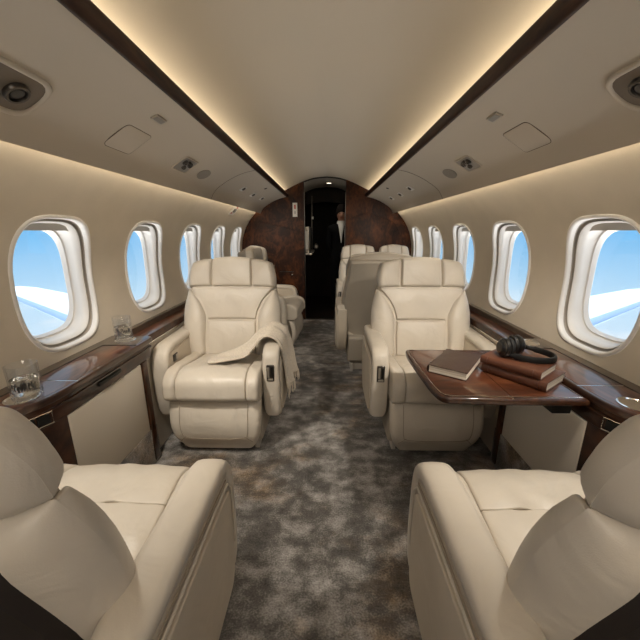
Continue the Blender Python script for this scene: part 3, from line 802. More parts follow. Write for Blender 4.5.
# ---------------------------------------------------------------- seats
REC = math.radians(15)
def back_map(y0=0.16, z0=0.425, rec=REC):
    def mp(x, h, d):
        w = -0.16 * x * x * 2.2          # the wings wrap forwards
        yy = y0 + h * math.sin(rec) - d * math.cos(rec) + w
        return (x, yy, z0 + h * math.cos(rec) + d * math.sin(rec))
    return mp
def make_seat(name, label, shell='taupe', scale_x=1.0, bw=0.96, hs=1.0, arms=(True, True), group=None, aisle=1, control=True, rec=REC):
    e = empty(name, (0, 0, 0), 0, label, 'seat', group)
    C, A = M['cream'], M['creamarm']; mp0 = back_map(rec=rec)
    sd = lambda h: 1 - (1 - hs) * max(0.0, min(1.0, (h - .34) / .14))
    hq = lambda h: h if h < .42 else .42 + (h - .42) * hs
    mp = lambda x, h, d: mp0(x * scale_x * bw, hq(h), d * sd(h))
    X = scale_x
    def part(n, VF, mat, par=e, **k): return mesh_obj(n, VF[0], VF[1], mat, par, **k)
    # ---- backrest
    # core behind the pads (gives depth between them)
    outl = [(-.270, -.02), (-.300, .12), (-.304, .24), (-.282, .42), (-.275, .52), (-.245, .600), (0, .612), (.245, .600), (.275, .52), (.282, .42), (.304, .24), (.300, .12), (.270, -.02)]
    Lc = [(-.255, -.03), (-.292, .14), (-.296, .26), (-.272, .42), (-.262, .52), (-.225, .592)]
    Rc = [(-x, h) for x, h in Lc]
    part('back_core', pillow([Lc[0], Rc[0]], [Lc[-1], (0, .604), Rc[-1]], Lc, Rc, lambda x, h, d: mp(x * .985, h, d), 0.040, 0.03, 0, 20, 24), C)
    # headrest: centre pad and two wings
    wr = lambda u, v: -0.006 * math.exp(-((u - .5) / .05) ** 2) * math.exp(-((v - .45) / .25) ** 2)
    hr = part('headrest', pillow([(-.1285, .4225), (0, .422), (.1285, .4225)], [(-.122, .606), (0, .614), (.122, .606)], [(-.1285, .4225), (-.1285, .50), (-.124, .606)], [(.1285, .4225), (.1285, .50), (.124, .606)], mp, 0.064, (.010, .010, .012, .026), 0.014), C)
    for s in (-1, 1):
        Lw = [(s * .130, .4225), (s * .1305, .50), (s * .1265, .601)]; Rw = [(s * .281, .4225), (s * .279, .50), (s * .254, .578)]
        part('headrest_wing', pillow([Lw[0], Rw[0]], [Lw[-1], (s * .19, .597), Rw[-1]], Lw, Rw, mp, 0.060, (.010, .030, .012, .026), 0.012), C)
    # upper panel, flaring to the shoulders; lower panel
    UL = [(-.157, .222), (-.170, .28), (-.208, .35), (-.272, .418)]
    part('back_pad', pillow([(-.157, .222), (.157, .222)], [(-.272, .416), (0, .418), (.272, .416)], UL, [(-x, h) for x, h in UL], mp, 0.054, (.010, .010, .008, .010), 0.012, extra=lambda u, v: -0.010 * math.exp(-((u - .46) / .035) ** 2) * math.exp(-((v - .35) / .25) ** 2) - 0.008 * math.exp(-((u - .56) / .03) ** 2) * math.exp(-((v - .35) / .2) ** 2)), C)
    part('lumbar_pad', pillow([(-.158, .0), (.158, .0)], [(-.156, .219), (.156, .219)], [(-.158, 0), (-.161, .11), (-.156, .219)], [(.158, 0), (.161, .11), (.156, .219)], mp, 0.057, (.010, .010, .012, .008), 0.014), C)
    for s in (-1, 1):
        In = [(s * .161, .0), (s * .164, .11), (s * .160, .222), (s * .174, .28), (s * .212, .352), (s * .273, .413)]
        Ou = [(s * .262, -.01), (s * .306, .12), (s * .314, .24), (s * .306, .33), (s * .282, .414)]
        part('side_bolster', pillow([In[0], Ou[0]], [In[-1], Ou[-1]], In, Ou, mp, 0.062, (.012, .038, .02, .016), 0.016, 22, 28, extra=lambda u, v: -0.034 * max(0, (v - .55) / .45) ** 1.3), C)
    # ---- rear shell, split like the front
    mr = lambda x, h, d: mp0(x * scale_x * bw, hq(h), -d * sd(h))
    part('rear_headrest', pillow([(-.280, .422), (0, .418), (.280, .422)], [(-.254, .578), (0, .612), (.254, .578)], [(-.280, .422), (-.279, .50), (-.254, .578)], [(.280, .422), (.279, .50), (.254, .578)], mr, 0.050, 0.05, 0.020), C if shell == 'dark' else M['taupe'])
    Lr = [(-.262, -.03), (-.306, .12), (-.314, .24), (-.306, .33), (-.282, .418)]
    part('rear_pad', pillow([Lr[0], (-Lr[0][0], Lr[0][1])], [Lr[-1], (-Lr[-1][0], Lr[-1][1])], Lr, [(-x, h) for x, h in Lr], mr, 0.056, 0.055, 0.016, 26, 26), C)
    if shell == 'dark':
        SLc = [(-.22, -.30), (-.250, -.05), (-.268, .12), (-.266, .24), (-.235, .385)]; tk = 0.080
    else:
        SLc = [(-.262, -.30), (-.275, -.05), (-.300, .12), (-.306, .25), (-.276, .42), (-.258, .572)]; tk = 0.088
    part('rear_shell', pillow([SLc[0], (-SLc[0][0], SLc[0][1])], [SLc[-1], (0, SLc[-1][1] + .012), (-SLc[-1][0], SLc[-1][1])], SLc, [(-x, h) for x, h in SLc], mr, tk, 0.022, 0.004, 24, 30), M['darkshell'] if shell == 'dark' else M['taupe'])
    part('piping', tube([mr(p.x, p.y, tk * .55) for p in catmull([(*q, 0) for q in SLc[1:]], 5)] + [mr(0, SLc[-1][1] + .012, tk * .9)] + [mr(-p.x, p.y, tk * .55) for p in reversed(catmull([(*q, 0) for q in SLc[1:]], 5))], 0.003, 6), M['seam'])
    # ---- cushion
    hw = 0.245 * X; iw = 0.178 * X
    fp = round_poly([(-.262, .325), (-.298, .350), (-.292, .450), (-.215, .486), (-.112, .472), (-.112, .325)], [.012, .05, .07, .08, .004, 0], 8)
    rp = round_poly([(-.1115, .325), (-.1115, .471), (.02, .446), (.215, .425), (.215, .325)], [0, .006, .05, .02, 0], 6)
    sp = round_poly([(-.262, .325), (-.297, .350), (-.291, .452), (-.213, .489), (-.05, .470), (.215, .442), (.215, .325)], [.012, .05, .07, .08, .05, .02, 0], 8)
    part('cushion_front', cushion(fp, -iw + .0005, iw - .0005, 0.008, .010, 1), C)
    part('cushion_rear', cushion(rp, -iw + .0005, iw - .0005, 0.008, .016, 2), C)
    for s in (-1, 1):
        a, b = sorted((s * iw, s * hw)); part('cushion_bolster', cushion(sp, a, b, 0.014, .006, 4), C)
    # ---- leg rest: front pad with a stitched inset line and mitred lower corners
    fm = lambda x, h, d: (x, -.215 - d - 0.03 * math.sin(PI * min(1, max(0, (h - .05) / .27))) + (0.022 * max(0, (.11 - h) / .09) if h < .11 else 0), h)
    LL = [(-.175 * X, .016), (-.205 * X, .052), (-.236 * X, .15), (-.243 * X, .25), (-.243 * X, .318)]
    lr = part('leg_rest', pillow([LL[0], (-LL[0][0], LL[0][1])], [LL[-1], (-LL[-1][0], .318)], LL, [(-x, h) for x, h in LL], fm, 0.034, (.022, .022, .014, .022), 0.004, 26, 26), C)
    st = catmull([(-.178 * X, .312, 0), (-.178 * X, .22, 0), (-.172 * X, .145, 0), (-.145 * X, .118, 0), (0, .110, 0), (.145 * X, .118, 0), (.172 * X, .145, 0), (.178 * X, .22, 0), (.178 * X, .312, 0)], 5)
    part('stitching', tube([fm(p.x, p.y, 0.0385) for p in st], 0.0016, 5), M['seam'], lr)
    for s in (-1, 1): part('stitching', tube([fm(s * x * X, h, 0.036) for x, h in ((.155, .126), (.175, .105), (.192, .086))], 0.0016, 5), M['seam'], lr)
    part('seat_frame', prism(round_poly([(-.215, .06), (-.215, .33), (.30, .33), (.26, .10), (.1, .06)], 0.03), -.237 * X, .237 * X, 0.01), M['taupe'])
    # ---- base
    part('base', box(-.19 * X, .19 * X, -.16, .20, 0.0, 0.10, 0.01), M['seatbase'])
    for s in (-1, 1): part('floor_track', box(s * .20 * X - .012, s * .20 * X + .012, -.19, .24, 0.0, 0.075, 0.004), M['seatbase'])
    # ---- arms
    for i, s in enumerate((-1, 1)):
        if not arms[i]: continue
        x0, x1 = (0.248 * X, 0.338 * X)
        low = 0.17
        body = round_poly([(-.150, low), (-.172, .30), (-.168, .555), (.27, .560), (.27, .33), (.19, low)], [.05, .08, .03, .01, .06, .07], 6)
        a, b = sorted((s * (x0 + .002), s * (x1 - .006)))
        ar = part('armrest', prism(body, a, b, 0.016), A)
        # pad: a padded band over the top and front
        path = catmull([(.262, .574, 0), (.12, .572, 0), (-.04, .570, 0), (-.120, .566, 0), (-.158, .548, 0), (-.176, .505, 0), (-.182, .42, 0), (-.180, .32, 0), (-.162, .20, 0)], 5)
        V = []; F = []; n = 16; cx = s * (x0 + x1) / 2; wv = (x1 - x0) / 2
        for q, p in enumerate(path):
            t = (path[min(q + 1, len(path) - 1)] - path[max(q - 1, 0)]).normalized(); nn = Vector((t.y, -t.x))
            tap = 1.0 if q > 2 else (0.9, 0.97, 0.99)[q]
            if q > len(path) - 4: tap = (1, .97, .9, .75)[q - len(path) + 4]
            for k in range(n):
                sx, sy = se(2 * PI * k / n + .001, wv * tap, 0.024 * tap, 3.2)
                V.append((cx + sx, p.x - nn.x * sy * -1, p.y - nn.y * sy * -1))
        for q in range(len(path) - 1):
            for k in range(n): l = (k + 1) % n; F.append((q * n + k, q * n + l, (q + 1) * n + l, (q + 1) * n + k))
        F.append(tuple(range(n))); F.append(tuple(range((len(path) - 1) * n, len(path) * n)))
        part('arm_pad', (V, F), C, ar)
        # outer side panel with piping
        pn = round_poly([(-.125, low + .03), (-.148, .30), (-.142, .500), (.24, .512), (.24, .36), (.175, low + .03)], [.04, .05, .02, .01, .05, .05], 6)
        a, b = sorted((s * (x1 - .010), s * (x1 + .004)))
        part('side_panel', prism(pn, a, b, 0.005), A, ar)
        xx = s * (x1 + .0045)
        part('piping', tube([(xx - s * .004, y, z) for y, z in [(.235, .528), (.05, .526), (-.06, .524), (-.135, .518), (-.158, .49), (-.163, .42), (-.160, .30)]], 0.003, 6), C, ar)
        part('stitching', tube([(xx - s * .008, y, z) for y, z in [(.235, .540), (.05, .538), (-.06, .536), (-.137, .530)]], 0.0015, 5), M['seam'], ar)
        if s == aisle and control:
            cp = part('control_panel', box(cx - .020, cx + .020, -.2105, -.196, .415, .505, 0.005), M['dkmetal'], ar)
            for xo in (-.009, .009):
                part('button', box(cx + xo - .006, cx + xo + .006, -.2135, -.210, .437, .495, 0.0015), M['steel'] if xo < 0 else M['black'], cp)
            part('button', box(cx - .014, cx + .014, -.2135, -.210, .420, .431, 0.001), M['steel'], cp)
        elif control:
            xi = s * x0
            a, b = sorted((xi + s * .0035, xi - s * .004))
            cp = part('control_panel', box(a, b, -.125, -.075, .485, .525, 0.003), M['dkmetal'], ar)
            a, b = sorted((xi - s * .003, xi - s * .0055))
            part('button', box(a, b, -.119, -.103, .49, .52, 0.001), M['black'], cp); part('button', box(a, b, -.098, -.081, .49, .52, 0.001), M['steel'], cp)
    # lap belt buckle and strap
    bl = part('seat_belt', tube([(-.235 * X * -aisle * -1, .10, .455), (-.20 * X * aisle * -1 * -1, .11, .462)], 0.004, 6), M['dkmetal'])
    part('stitching', tube([mp(x, .100, .072) for x in ()] or [(0, .1, .3), (0, .11, .3)], 0.001, 4), M['seam']) if False else None
    return e
SX = 0.575
far_l = make_seat('club_seat', 'cream leather seat facing us on the left with the beige throw over its arm', aisle=1)
far_l.location = (-SX, 1.79, 0)
far_r = make_seat('club_seat', 'cream leather seat facing us behind the walnut table with books', aisle=-1)
far_r.location = (SX + .01, 1.79, 0)
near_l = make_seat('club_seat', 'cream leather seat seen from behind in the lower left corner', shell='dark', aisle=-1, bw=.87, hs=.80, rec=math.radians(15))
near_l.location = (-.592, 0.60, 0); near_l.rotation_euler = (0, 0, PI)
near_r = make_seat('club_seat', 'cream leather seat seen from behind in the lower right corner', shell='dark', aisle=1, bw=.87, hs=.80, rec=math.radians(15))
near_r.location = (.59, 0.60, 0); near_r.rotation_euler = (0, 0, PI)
turned = make_seat('club_seat', 'cream seat turned sideways to the aisle behind the seat with the throw', aisle=1, rec=math.radians(5))
turned.location = (-0.555, 3.42, 0); turned.rotation_euler = (0, 0, math.radians(84))
backs = make_seat('club_seat', 'cream and taupe seat with its back to us near the aisle behind the table seat', aisle=-1)
backs.location = (0.43, 2.90, 0); backs.rotation_euler = (0, 0, PI)
G = 'paired cream seats at the far right end'
tw1 = make_seat('club_seat', 'aisle side cream seat of the far pair in front of the right bulkhead', scale_x=0.80, aisle=-1, group=G)
tw1.location = (0.40, 3.98, 0)
tw2 = make_seat('club_seat', 'window side cream seat of the far pair in front of the right bulkhead', scale_x=0.70, arms=(False, False), aisle=-1, control=False, group=G)
tw2.location = (0.85, 3.98, 0)

# ---------------------------------------------------------------- throw blanket on the left seat's aisle arm
def throw():
    # five stations across the width (front to rear); each a path from the cushion over the arm and down
    st = [
        [(-.625, 1.600, .492), (-.575, 1.592, .497), (-.50, 1.600, .500), (-.420, 1.615, .515), (-.372, 1.625, .575), (-.335, 1.632, .622), (-.285, 1.640, .628), (-.240, 1.650, .590), (-.222, 1.660, .50), (-.214, 1.665, .40), (-.206, 1.668, .315)],
        [(-.640, 1.650, .500), (-.575, 1.645, .516), (-.50, 1.655, .530), (-.430, 1.670, .560), (-.375, 1.680, .618), (-.330, 1.690, .650), (-.280, 1.700, .650), (-.228, 1.712, .600), (-.204, 1.722, .50), (-.192, 1.730, .40), (-.182, 1.735, .325)],
        [(-.628, 1.705, .488), (-.575, 1.710, .505), (-.50, 1.725, .525), (-.430, 1.745, .560), (-.372, 1.760, .625), (-.325, 1.775, .655), (-.275, 1.785, .650), (-.222, 1.795, .600), (-.210, 1.803, .50), (-.208, 1.810, .40), (-.200, 1.815, .330)],
        [(-.600, 1.750, .478), (-.56, 1.765, .492), (-.49, 1.790, .512), (-.425, 1.815, .550), (-.372, 1.835, .612), (-.325, 1.850, .642), (-.275, 1.860, .640), (-.220, 1.870, .590), (-.196, 1.878, .50), (-.184, 1.885, .40), (-.172, 1.890, .335)],
        [(-.560, 1.780, .470), (-.53, 1.800, .478), (-.475, 1.835, .492), (-.420, 1.870, .530), (-.372, 1.895, .590), (-.325, 1.910, .618), (-.275, 1.920, .620), (-.228, 1.930, .580), (-.212, 1.936, .50), (-.208, 1.942, .40), (-.200, 1.946, .340)]]
    ca = [curve_at(p) for p in st]
    nu, nv = 60, 36; V = []; F = []
    for i in range(nu + 1):
        u = i / nu; cross = [f(u) for f in ca]; cc = catmull([tuple(c) for c in cross], 9)
        for j in range(nv + 1):
            q = cc[j].copy(); v = j / nv
            hang = max(0, (u - .62) / .38); 
            q.x += 0.010 * hang * math.sin(v * 17 + u * 2); 
            q.z += 0.012 * math.sin(v * 17 + u * 4) * (1 - hang) * min(1, u * 5 + .2)
            V.append(tuple(q))
    w = nv + 1
    for i in range(nu):
        for j in range(nv): F.append((i * w + j, i * w + j + 1, (i + 1) * w + j + 1, (i + 1) * w + j))
    V = [(a, b + .02, c + .006) for a, b, c in V]
    o = mesh_obj('throw_blanket', V, F, M['throw'], angle=180)
    sm = o.modifiers.new('solid', 'SOLIDIFY'); sm.thickness = 0.012; sm.offset = 1
    sb = o.modifiers.new('sub', 'SUBSURF'); sb.levels = 1; sb.render_levels = 1
    tag(o, 'beige woven throw blanket draped over the aisle armrest of the left seat', 'blanket')
    f = MB()
    for k in range(44):
        v = k / 43; j = min(nv, int(round(v * nv))); p = Vector(V[nu * w + j])
        p = Vector((p.x, p.y, p.z + .004)); dx, dy = random.uniform(-.006, .008), random.uniform(-.006, .006)
        f.add(*tube([p, p + Vector((dx * .5, dy * .5, -.03)), p + Vector((dx, dy, -.058 - random.uniform(0, .008)))], [.0026, .0024, .0012], 5))
    f.build('fringe', M['throw'], o)
throw()

# ---------------------------------------------------------------- table, books, headphones, glasses
TH = 0.645
tb = empty('folding_table', (0.62, 1.2, TH), 0, 'polished walnut fold out table with rounded rim between the right seats', 'table')
poly = [(p.x, p.y) for p in catmull([(0.374, 1.44, 0), (0.368, 1.38, 0), (0.369, 1.28, 0), (0.372, 1.18, 0), (0.376, 1.08, 0), (0.384, 1.02, 0)], 5)]
poly += [(0.396, 0.999), (0.42, 0.989), (0.60, 0.984), (0.8645, 0.984), (0.8645, 1.455), (0.60, 1.455), (0.397, 1.455), (0.380, 1.452)]
lp = [(x - .62, y - 1.2) for x, y in poly]
mesh_obj('rim', *prism(lp, -0.026, 0.0, 0.009, 'z', 5), M['woodrim'], tb)
ins = inset(lp, 0.016)
mesh_obj('table_leaf', *prism([(min(x, -.002), y) for x, y in ins], -0.01, 0.0012, 0.0005, 'z', 2), M['tablewood'], tb)
mesh_obj('table_leaf', *prism([(max(x, .002), y) for x, y in ins], -0.01, 0.0012, 0.0005, 'z', 2), M['tablewood'], tb)
mesh_obj('hinge', *box(-.003, .003, -.212, -.204, -.0262, .0012), M['chrome'], tb)
mesh_obj('rim_line', *tube([(x, y, 0.0012) for x, y in inset(lp, 0.014)], 0.0010, 5, True), M['chrome'], tb)
mesh_obj('support_arm', *box(.05, .29, .05, .11, -.055, -.0265, 0.004), M['blackmatte'], tb)
mesh_obj('slide_rail', *box(.18, .246, -.15, .2, -.09, -.0265, 0.004), M['blackmatte'], tb)

def book(name, loc, rz, w, d, t, mat, label, pg='pages', group=None):
    e = empty(name, loc, rz, label, 'book', group)
    c = 0.0024
    sp = []
    # cover: one C-shaped board folded round a rounded spine
    outer = [(w / 2, 0), (-w / 2 + .006, 0)] + [(-w / 2 + .006 - .008 * math.sin(a), t / 2 - t / 2 * math.cos(a)) for a in [PI * k / 8 for k in range(1, 8)]] + [(-w / 2 + .006, t), (w / 2, t)]
    inner = [(w / 2, t - c), (-w / 2 + .008, t - c)] + [(-w / 2 + .007 - .005 * math.sin(a), t / 2 + (t / 2 - c) * math.cos(a)) for a in [PI * k / 8 for k in range(1, 8)]] + [(-w / 2 + .008, c), (w / 2, c)]
    mesh_obj('cover', *prism(outer + inner, -d / 2, d / 2, 0, 'y'), mat, e)
    mesh_obj('page_block', *box(-w / 2 + .006, w / 2 - .003, -d / 2 + .003, d / 2 - .003, c, t - c), M[pg], e)
    for q in (.12, .88): mesh_obj('spine_band', *tube([(-w / 2 + .006 - .0095 * math.sin(a), -d / 2 + d * q, t / 2 - t / 2 * math.cos(a)) for a in [PI * k / 8 for k in range(0, 9)]], 0.0012, 5), mat, e)
    return e
# left dark book lies with its fore edge towards us; stack has spines towards the aisle
b1 = book('book', (0.525, 1.243, TH + .0022), math.radians(-36), 0.145, 0.225, 0.031, M['cover1'], 'single dark brown leather book lying on the left part of the table')
GB = None
b2 = book('book', (0.745, 1.165, TH + .0022), math.radians(37), 0.160, 0.225, 0.034, M['cover2'], 'larger brown book, bottom of the stack on the table')
b3 = book('book', (0.728, 1.172, TH + .0368), math.radians(39), 0.148, 0.208, 0.030, M['cover2'], 'brown book on top of the stack, under the headphones')

hpn = empty('headphones', (0.735, 1.19, TH + .0664), math.radians(-8), 'black over ear headphones lying on top of the stacked brown books', 'headphones')
def cup(px, py, ang, tilt):
    R = Matrix.Rotation(ang, 4, 'Z') @ Matrix.Rotation(tilt, 4, 'Y')
    T = Matrix.Translation((px, py, 0.037))
    def tr(VF): return [tuple(T @ (R @ Vector(v))) for v in VF[0]], VF[1]
    c = mesh_obj('ear_cup', *tr(lathe([(0, -.020), (.022, -.020), (.026, -.018), (.030, -.012), (.036, -.008), (.037, .002), (.034, .006), (0, .006)], 28, (0, 0, 0), 'x')), M['black'], hpn)
    mesh_obj('ear_cushion', *tr(lathe([(.014, .006), (.030, .006), (.036, .010), (.037, .016), (.034, .022), (.026, .024), (.018, .021), (.014, .012)], 28, (0, 0, 0), 'x')), M['blackmatte'], hpn)
    mesh_obj('chrome_ring', *tr(tube([(-.0115, .0315 * math.cos(a), .0315 * math.sin(a)) for a in [2 * PI * k / 28 for k in range(28)]], 0.0014, 6, True)), M['dkmetal'], c)
    mesh_obj('cup_face', *tr(lathe([(0, -.0215), (.017, -.021), (.018, -.0198)], 24, (0, 0, 0), 'x')), M['dkmetal'], c)
cup(-.050, .000, math.radians(10), 0.05)
cup(.010, .045, math.radians(190), 0.05)
bp_ = catmull([(-.050, -.002, .030), (-.040, -.022, .018), (.0, -.048, .014), (.055, -.062, .013), (.105, -.045, .013), (.120, -.005, .014), (.100, .035, .016), (.055, .055, .022), (.015, .048, .030)], 6)
V = []; F = []
for i, p in enumerate(bp_):
    t = (bp_[min(i + 1, len(bp_) - 1)] - bp_[max(i - 1, 0)]).normalized(); sd = Vector((t.y, -t.x, 0)).normalized(); up = Vector((0, 0, 1))
    for k in range(12):
        a, b = se(2 * PI * k / 12, 0.0055, 0.0120 if 8 < i < 40 else .008, 3); V.append(tuple(p + sd * a + up * b))
for i in range(len(bp_) - 1):
    for k in range(12): l = (k + 1) % 12; F.append((i * 12 + k, i * 12 + l, (i + 1) * 12 + l, (i + 1) * 12 + k))
F += [tuple(range(12)), tuple(range((len(bp_) - 1) * 12, len(bp_) * 12))]
mesh_obj('headband', V, F, M['blackmatte'], hpn)

def tumbler(loc, label, h=0.105, r=0.040, lv=0.062):
    e = empty('tumbler', loc, 0, label, 'glass', 'cut crystal tumblers on the left ledge')
    mesh_obj('glass', *lathe([(0, 0.001), (r * .86, 0.0), (r * .93, .004), (r * .96, h * .3), (r, h), (r - .0022, h + .0008), (r - .0035, h - .001), (r * .96 - .0045, h * .3), (r * .85 - .003, .016), (0, .014)], 40), M['glass'], e)
    mesh_obj('drink', *lathe([(0, .0145), (r * .85 - .0034, .0165), (r * .96 - .0050, h * .3), (r * .98 - .0045, lv), (0, lv)], 40), M['water'], e)
    # cut facets: slim raised ribs round the base
    rb = MB()
    for k in range(20):
        a = 2 * PI * k / 20; a2 = a + PI / 10
        rb.add(*tube([(r * .945 * math.cos(a), r * .945 * math.sin(a), .006), (r * .975 * math.cos(a2), r * .975 * math.sin(a2), h * .24)], .0013, 5))
        rb.add(*tube([(r * .945 * math.cos(a2), r * .945 * math.sin(a2), .006), (r * .975 * math.cos(a), r * .975 * math.sin(a), h * .24)], .0013, 5))
    rb.build('cut_pattern', M['glass'], e)
    # dark etched script band
    rnd = random.Random(int(loc[1] * 100)); sc = MB()
    for k in range(8):
        a0 = -PI / 4 - .12 - .80 + .2 * k; pts = []
        for q in range(7):
            aa = a0 + .15 * rnd.random(); zz = h * (.32 + .24 * rnd.random()); rr = r * .99 + .0008
            pts.append((rr * math.cos(aa), rr * math.sin(aa), zz))
        sc.add(*tube([tuple(p) for p in catmull(pts, 3)], .0017, 4))
    sc.build('etched_script', M['etch'], e)
    return e
tumbler((-0.930, 0.925, LH + .006), 'cut crystal tumbler of water on the near end of the left ledge', 0.112, 0.041, 0.066)
tumbler((-0.975, 1.51, LH + .006), 'cut crystal tumbler of water on the far corner of the left ledge', 0.112, 0.040, 0.066)

# ---------------------------------------------------------------- person in the galley
def person():
    e = empty('person', (0.215, 5.05, 0), 0, 'person in a black suit and white shirt standing in the dark galley doorway', 'person')
    J = {'pelvis': (0, .02, .84, .125, .10), 'waist': (0, .02, .97, .118, .09), 'chest': (0, .02, 1.14, .15, .105), 'shy': (0, .02, 1.235, .11, .085), 'neck': (0, .01, 1.31, .052, .052),
         'shl': (-.15, .03, 1.215, .062, .062), 'ell': (-.185, .04, .97, .048, .048), 'wrl': (-.07, .15, .84, .034, .034),
         'shr': (.15, .03, 1.215, .062, .062), 'elr': (.185, .04, .97, .048, .048), 'wrr': (.07, .15, .84, .034, .034),
         'hpl': (-.085, .02, .80, .088, .088), 'knl': (-.09, .0, .45, .062, .062), 'anl': (-.09, .03, .09, .044, .044), 'ftl': (-.09, -.12, .045, .038, .035),
         'hpr': (.085, .02, .80, .088, .088), 'knr': (.09, .0, .45, .062, .062), 'anr': (.09, .03, .09, .044, .044), 'ftr': (.09, -.12, .045, .038, .035)}
    E = [('pelvis', 'waist'), ('waist', 'chest'), ('chest', 'shy'), ('shy', 'neck'), ('shy', 'shl'), ('shl', 'ell'), ('ell', 'wrl'), ('shy', 'shr'), ('shr', 'elr'), ('elr', 'wrr'), ('pelvis', 'hpl'), ('hpl', 'knl'), ('knl', 'anl'), ('anl', 'ftl'), ('pelvis', 'hpr'), ('hpr', 'knr'), ('knr', 'anr'), ('anr', 'ftr')]
    def skin(name, J, E, mat, root):
        ks = list(J); me = bpy.data.meshes.new(name); me.from_pydata([J[k][:3] for k in ks], [(ks.index(a), ks.index(b)) for a, b in E], [])
        o = bpy.data.objects.new(name, me); COL.objects.link(o)
        m = o.modifiers.new('skin', 'SKIN'); m.use_smooth_shade = True
        for i, k in enumerate(ks): me.skin_vertices[0].data[i].radius = J[k][3:]; me.skin_vertices[0].data[i].use_root = (k == root)
        s = o.modifiers.new('sub', 'SUBSURF'); s.levels = 2; s.render_levels = 2
        dg = bpy.context.evaluated_depsgraph_get(); me2 = bpy.data.meshes.new_from_object(o.evaluated_get(dg))
        bpy.data.objects.remove(o); me2.materials.clear(); me2.materials.append(mat)
        for p in me2.polygons: p.use_smooth = True
        ob = bpy.data.objects.new(name, me2); COL.objects.link(ob); ob.parent = e; return ob
    skin('suit', J, E, M['suit'], 'pelvis')
    # head (three quarter view, looking down and to the right)
    bm = bmesh.new(); bmesh.ops.create_uvsphere(bm, u_segments=32, v_segments=24, radius=1)
    for v in bm.verts:
        x, y, z = v.co; w = 0.074 * (1 - 0.22 * max(0, -z)); dpt = 0.095 * (1 - 0.12 * max(0, -z))
        nose = math.exp(-((x / .16) ** 2 + ((z + .1) / .22) ** 2)) * (0.022 if y < 0 else 0)
        eye = sum(math.exp(-(((x - sx) / .14) ** 2 + ((z - .08) / .10) ** 2)) for sx in (-.36, .36)) * (0.008 if y < 0 else 0)
        jaw = -0.010 if (z < -.5 and y < 0) else 0
        v.co = Vector((x * w, y * dpt - nose + eye + jaw, z * 0.118))
    bmesh.ops.rotate(bm, verts=bm.verts, cent=(0, 0, 0), matrix=Matrix.Rotation(math.radians(2), 3, 'Z') @ Matrix.Rotation(math.radians(14), 3, 'X'))
    bmesh.ops.translate(bm, verts=bm.verts, vec=(0, -.015, 1.44))
    me = bpy.data.meshes.new('head'); 
    for f in bm.faces: f.smooth = True
    bm.to_mesh(me); bm.free(); me.materials.append(M['skin']); hd = bpy.data.objects.new('body', me); COL.objects.link(hd); hd.parent = e
    R = Matrix.Rotation(math.radians(2), 3, 'Z') @ Matrix.Rotation(math.radians(14), 3, 'X')
    def hd_pt(v): return tuple(R @ Vector(v) + Vector((0, -.015, 1.44)))
    # hair cap
    V, F = lathe([(0.0, 1.0)] + [(math.sin(a), math.cos(a)) for a in [PI * .62 * k / 12 for k in range(1, 13)]], 32)
    V2 = []
    for x, y, z in V:
        lift = 0.0 if y > -.2 else max(0, (-y - .2)) * .75
        z2 = max(z, -.45 + lift * 1.25) if y < .1 else z
        V2.append(hd_pt((x * .080, y * .102 + .004, z2 * .124 + .004)))
    mesh_obj('hair', V2, F, M['hair'], e, angle=180)
    for s in (-1, 1): mesh_obj('ear', *(lambda VF: ([hd_pt((s * (.073 + v[0] * .4), v[1] * .6 + .008, v[2] - .005)) for v in VF[0]], VF[1]))(lathe([(0, -.02), (.014, -.016), (.02, 0), (.012, .014), (0, .02)], 14, (0, 0, 0), 'x')), M['skin'], hd)
    for s in (-1, 1): mesh_obj('eye', *(lambda VF: ([hd_pt((s * .027 + v[0], v[1] - .082, v[2] + .010)) for v in VF[0]], VF[1]))(lathe([(0, -.008), (.006, -.006), (.008, 0), (.006, .006), (0, .008)], 12)), M['black'], hd)
    mesh_obj('mouth', *tube([hd_pt((x, -.088 + abs(x) * .3, -.052)) for x in (-.02, 0, .02)], .0035, 6), M['red'], hd)
    mesh_obj('neck', *tube([(0, .01, 1.27), (0, .0, 1.34), (0, -.005, 1.38)], [.05, .046, .044], 16), M['skin'], hd)
    # shirt front and collar
    mesh_obj('shirt', *pillow([(-.006, 1.02), (.006, 1.02)], [(-.05, 1.30), (.05, 1.30)], [(-.006, 1.02), (-.025, 1.16), (-.05, 1.30)], [(.006, 1.02), (.025, 1.16), (.05, 1.30)], lambda x, h, d: (x, -.085 + (h - 1.14) * .26 - d + abs(x) * .3, h), .012, .01, .004, 10, 14), M['shirt'], e)
    mesh_obj('collar', *lathe([(.062, 0), (.064, .012), (.056, .045), (.052, .045), (.056, .0)], 24, (0, .006, 1.285)), M['shirt'], e)
    # hands
    for s in (-1, 1):
        c0 = Vector((s * .055, .175, .815))
        mesh_obj('hand', *tube([c0 + Vector((0, .02, .004)), c0 + Vector((0, -.03, -.01)), c0 + Vector((-s * .003, -.075, -.03))], [.024, .036, .030], 10), M['skin'], e)
        for k, (dx, ln) in enumerate(((-.024, .062), (-.008, .072), (.008, .068), (.023, .054))):
            mesh_obj('finger', *tube([c0 + Vector((dx, -.07, -.028)), c0 + Vector((dx, -.07 - ln * .5, -.05)), c0 + Vector((dx, -.07 - ln * .75, -.09))], [.0095, .009, .007], 8), M['skin'], e)
        mesh_obj('thumb', *tube([c0 + Vector((-s * .02, -.02, 0)), c0 + Vector((-s * .05, -.05, -.02)), c0 + Vector((-s * .05, -.08, -.04))], [.012, .010, .008], 8), M['skin'], e)
    return e
person()

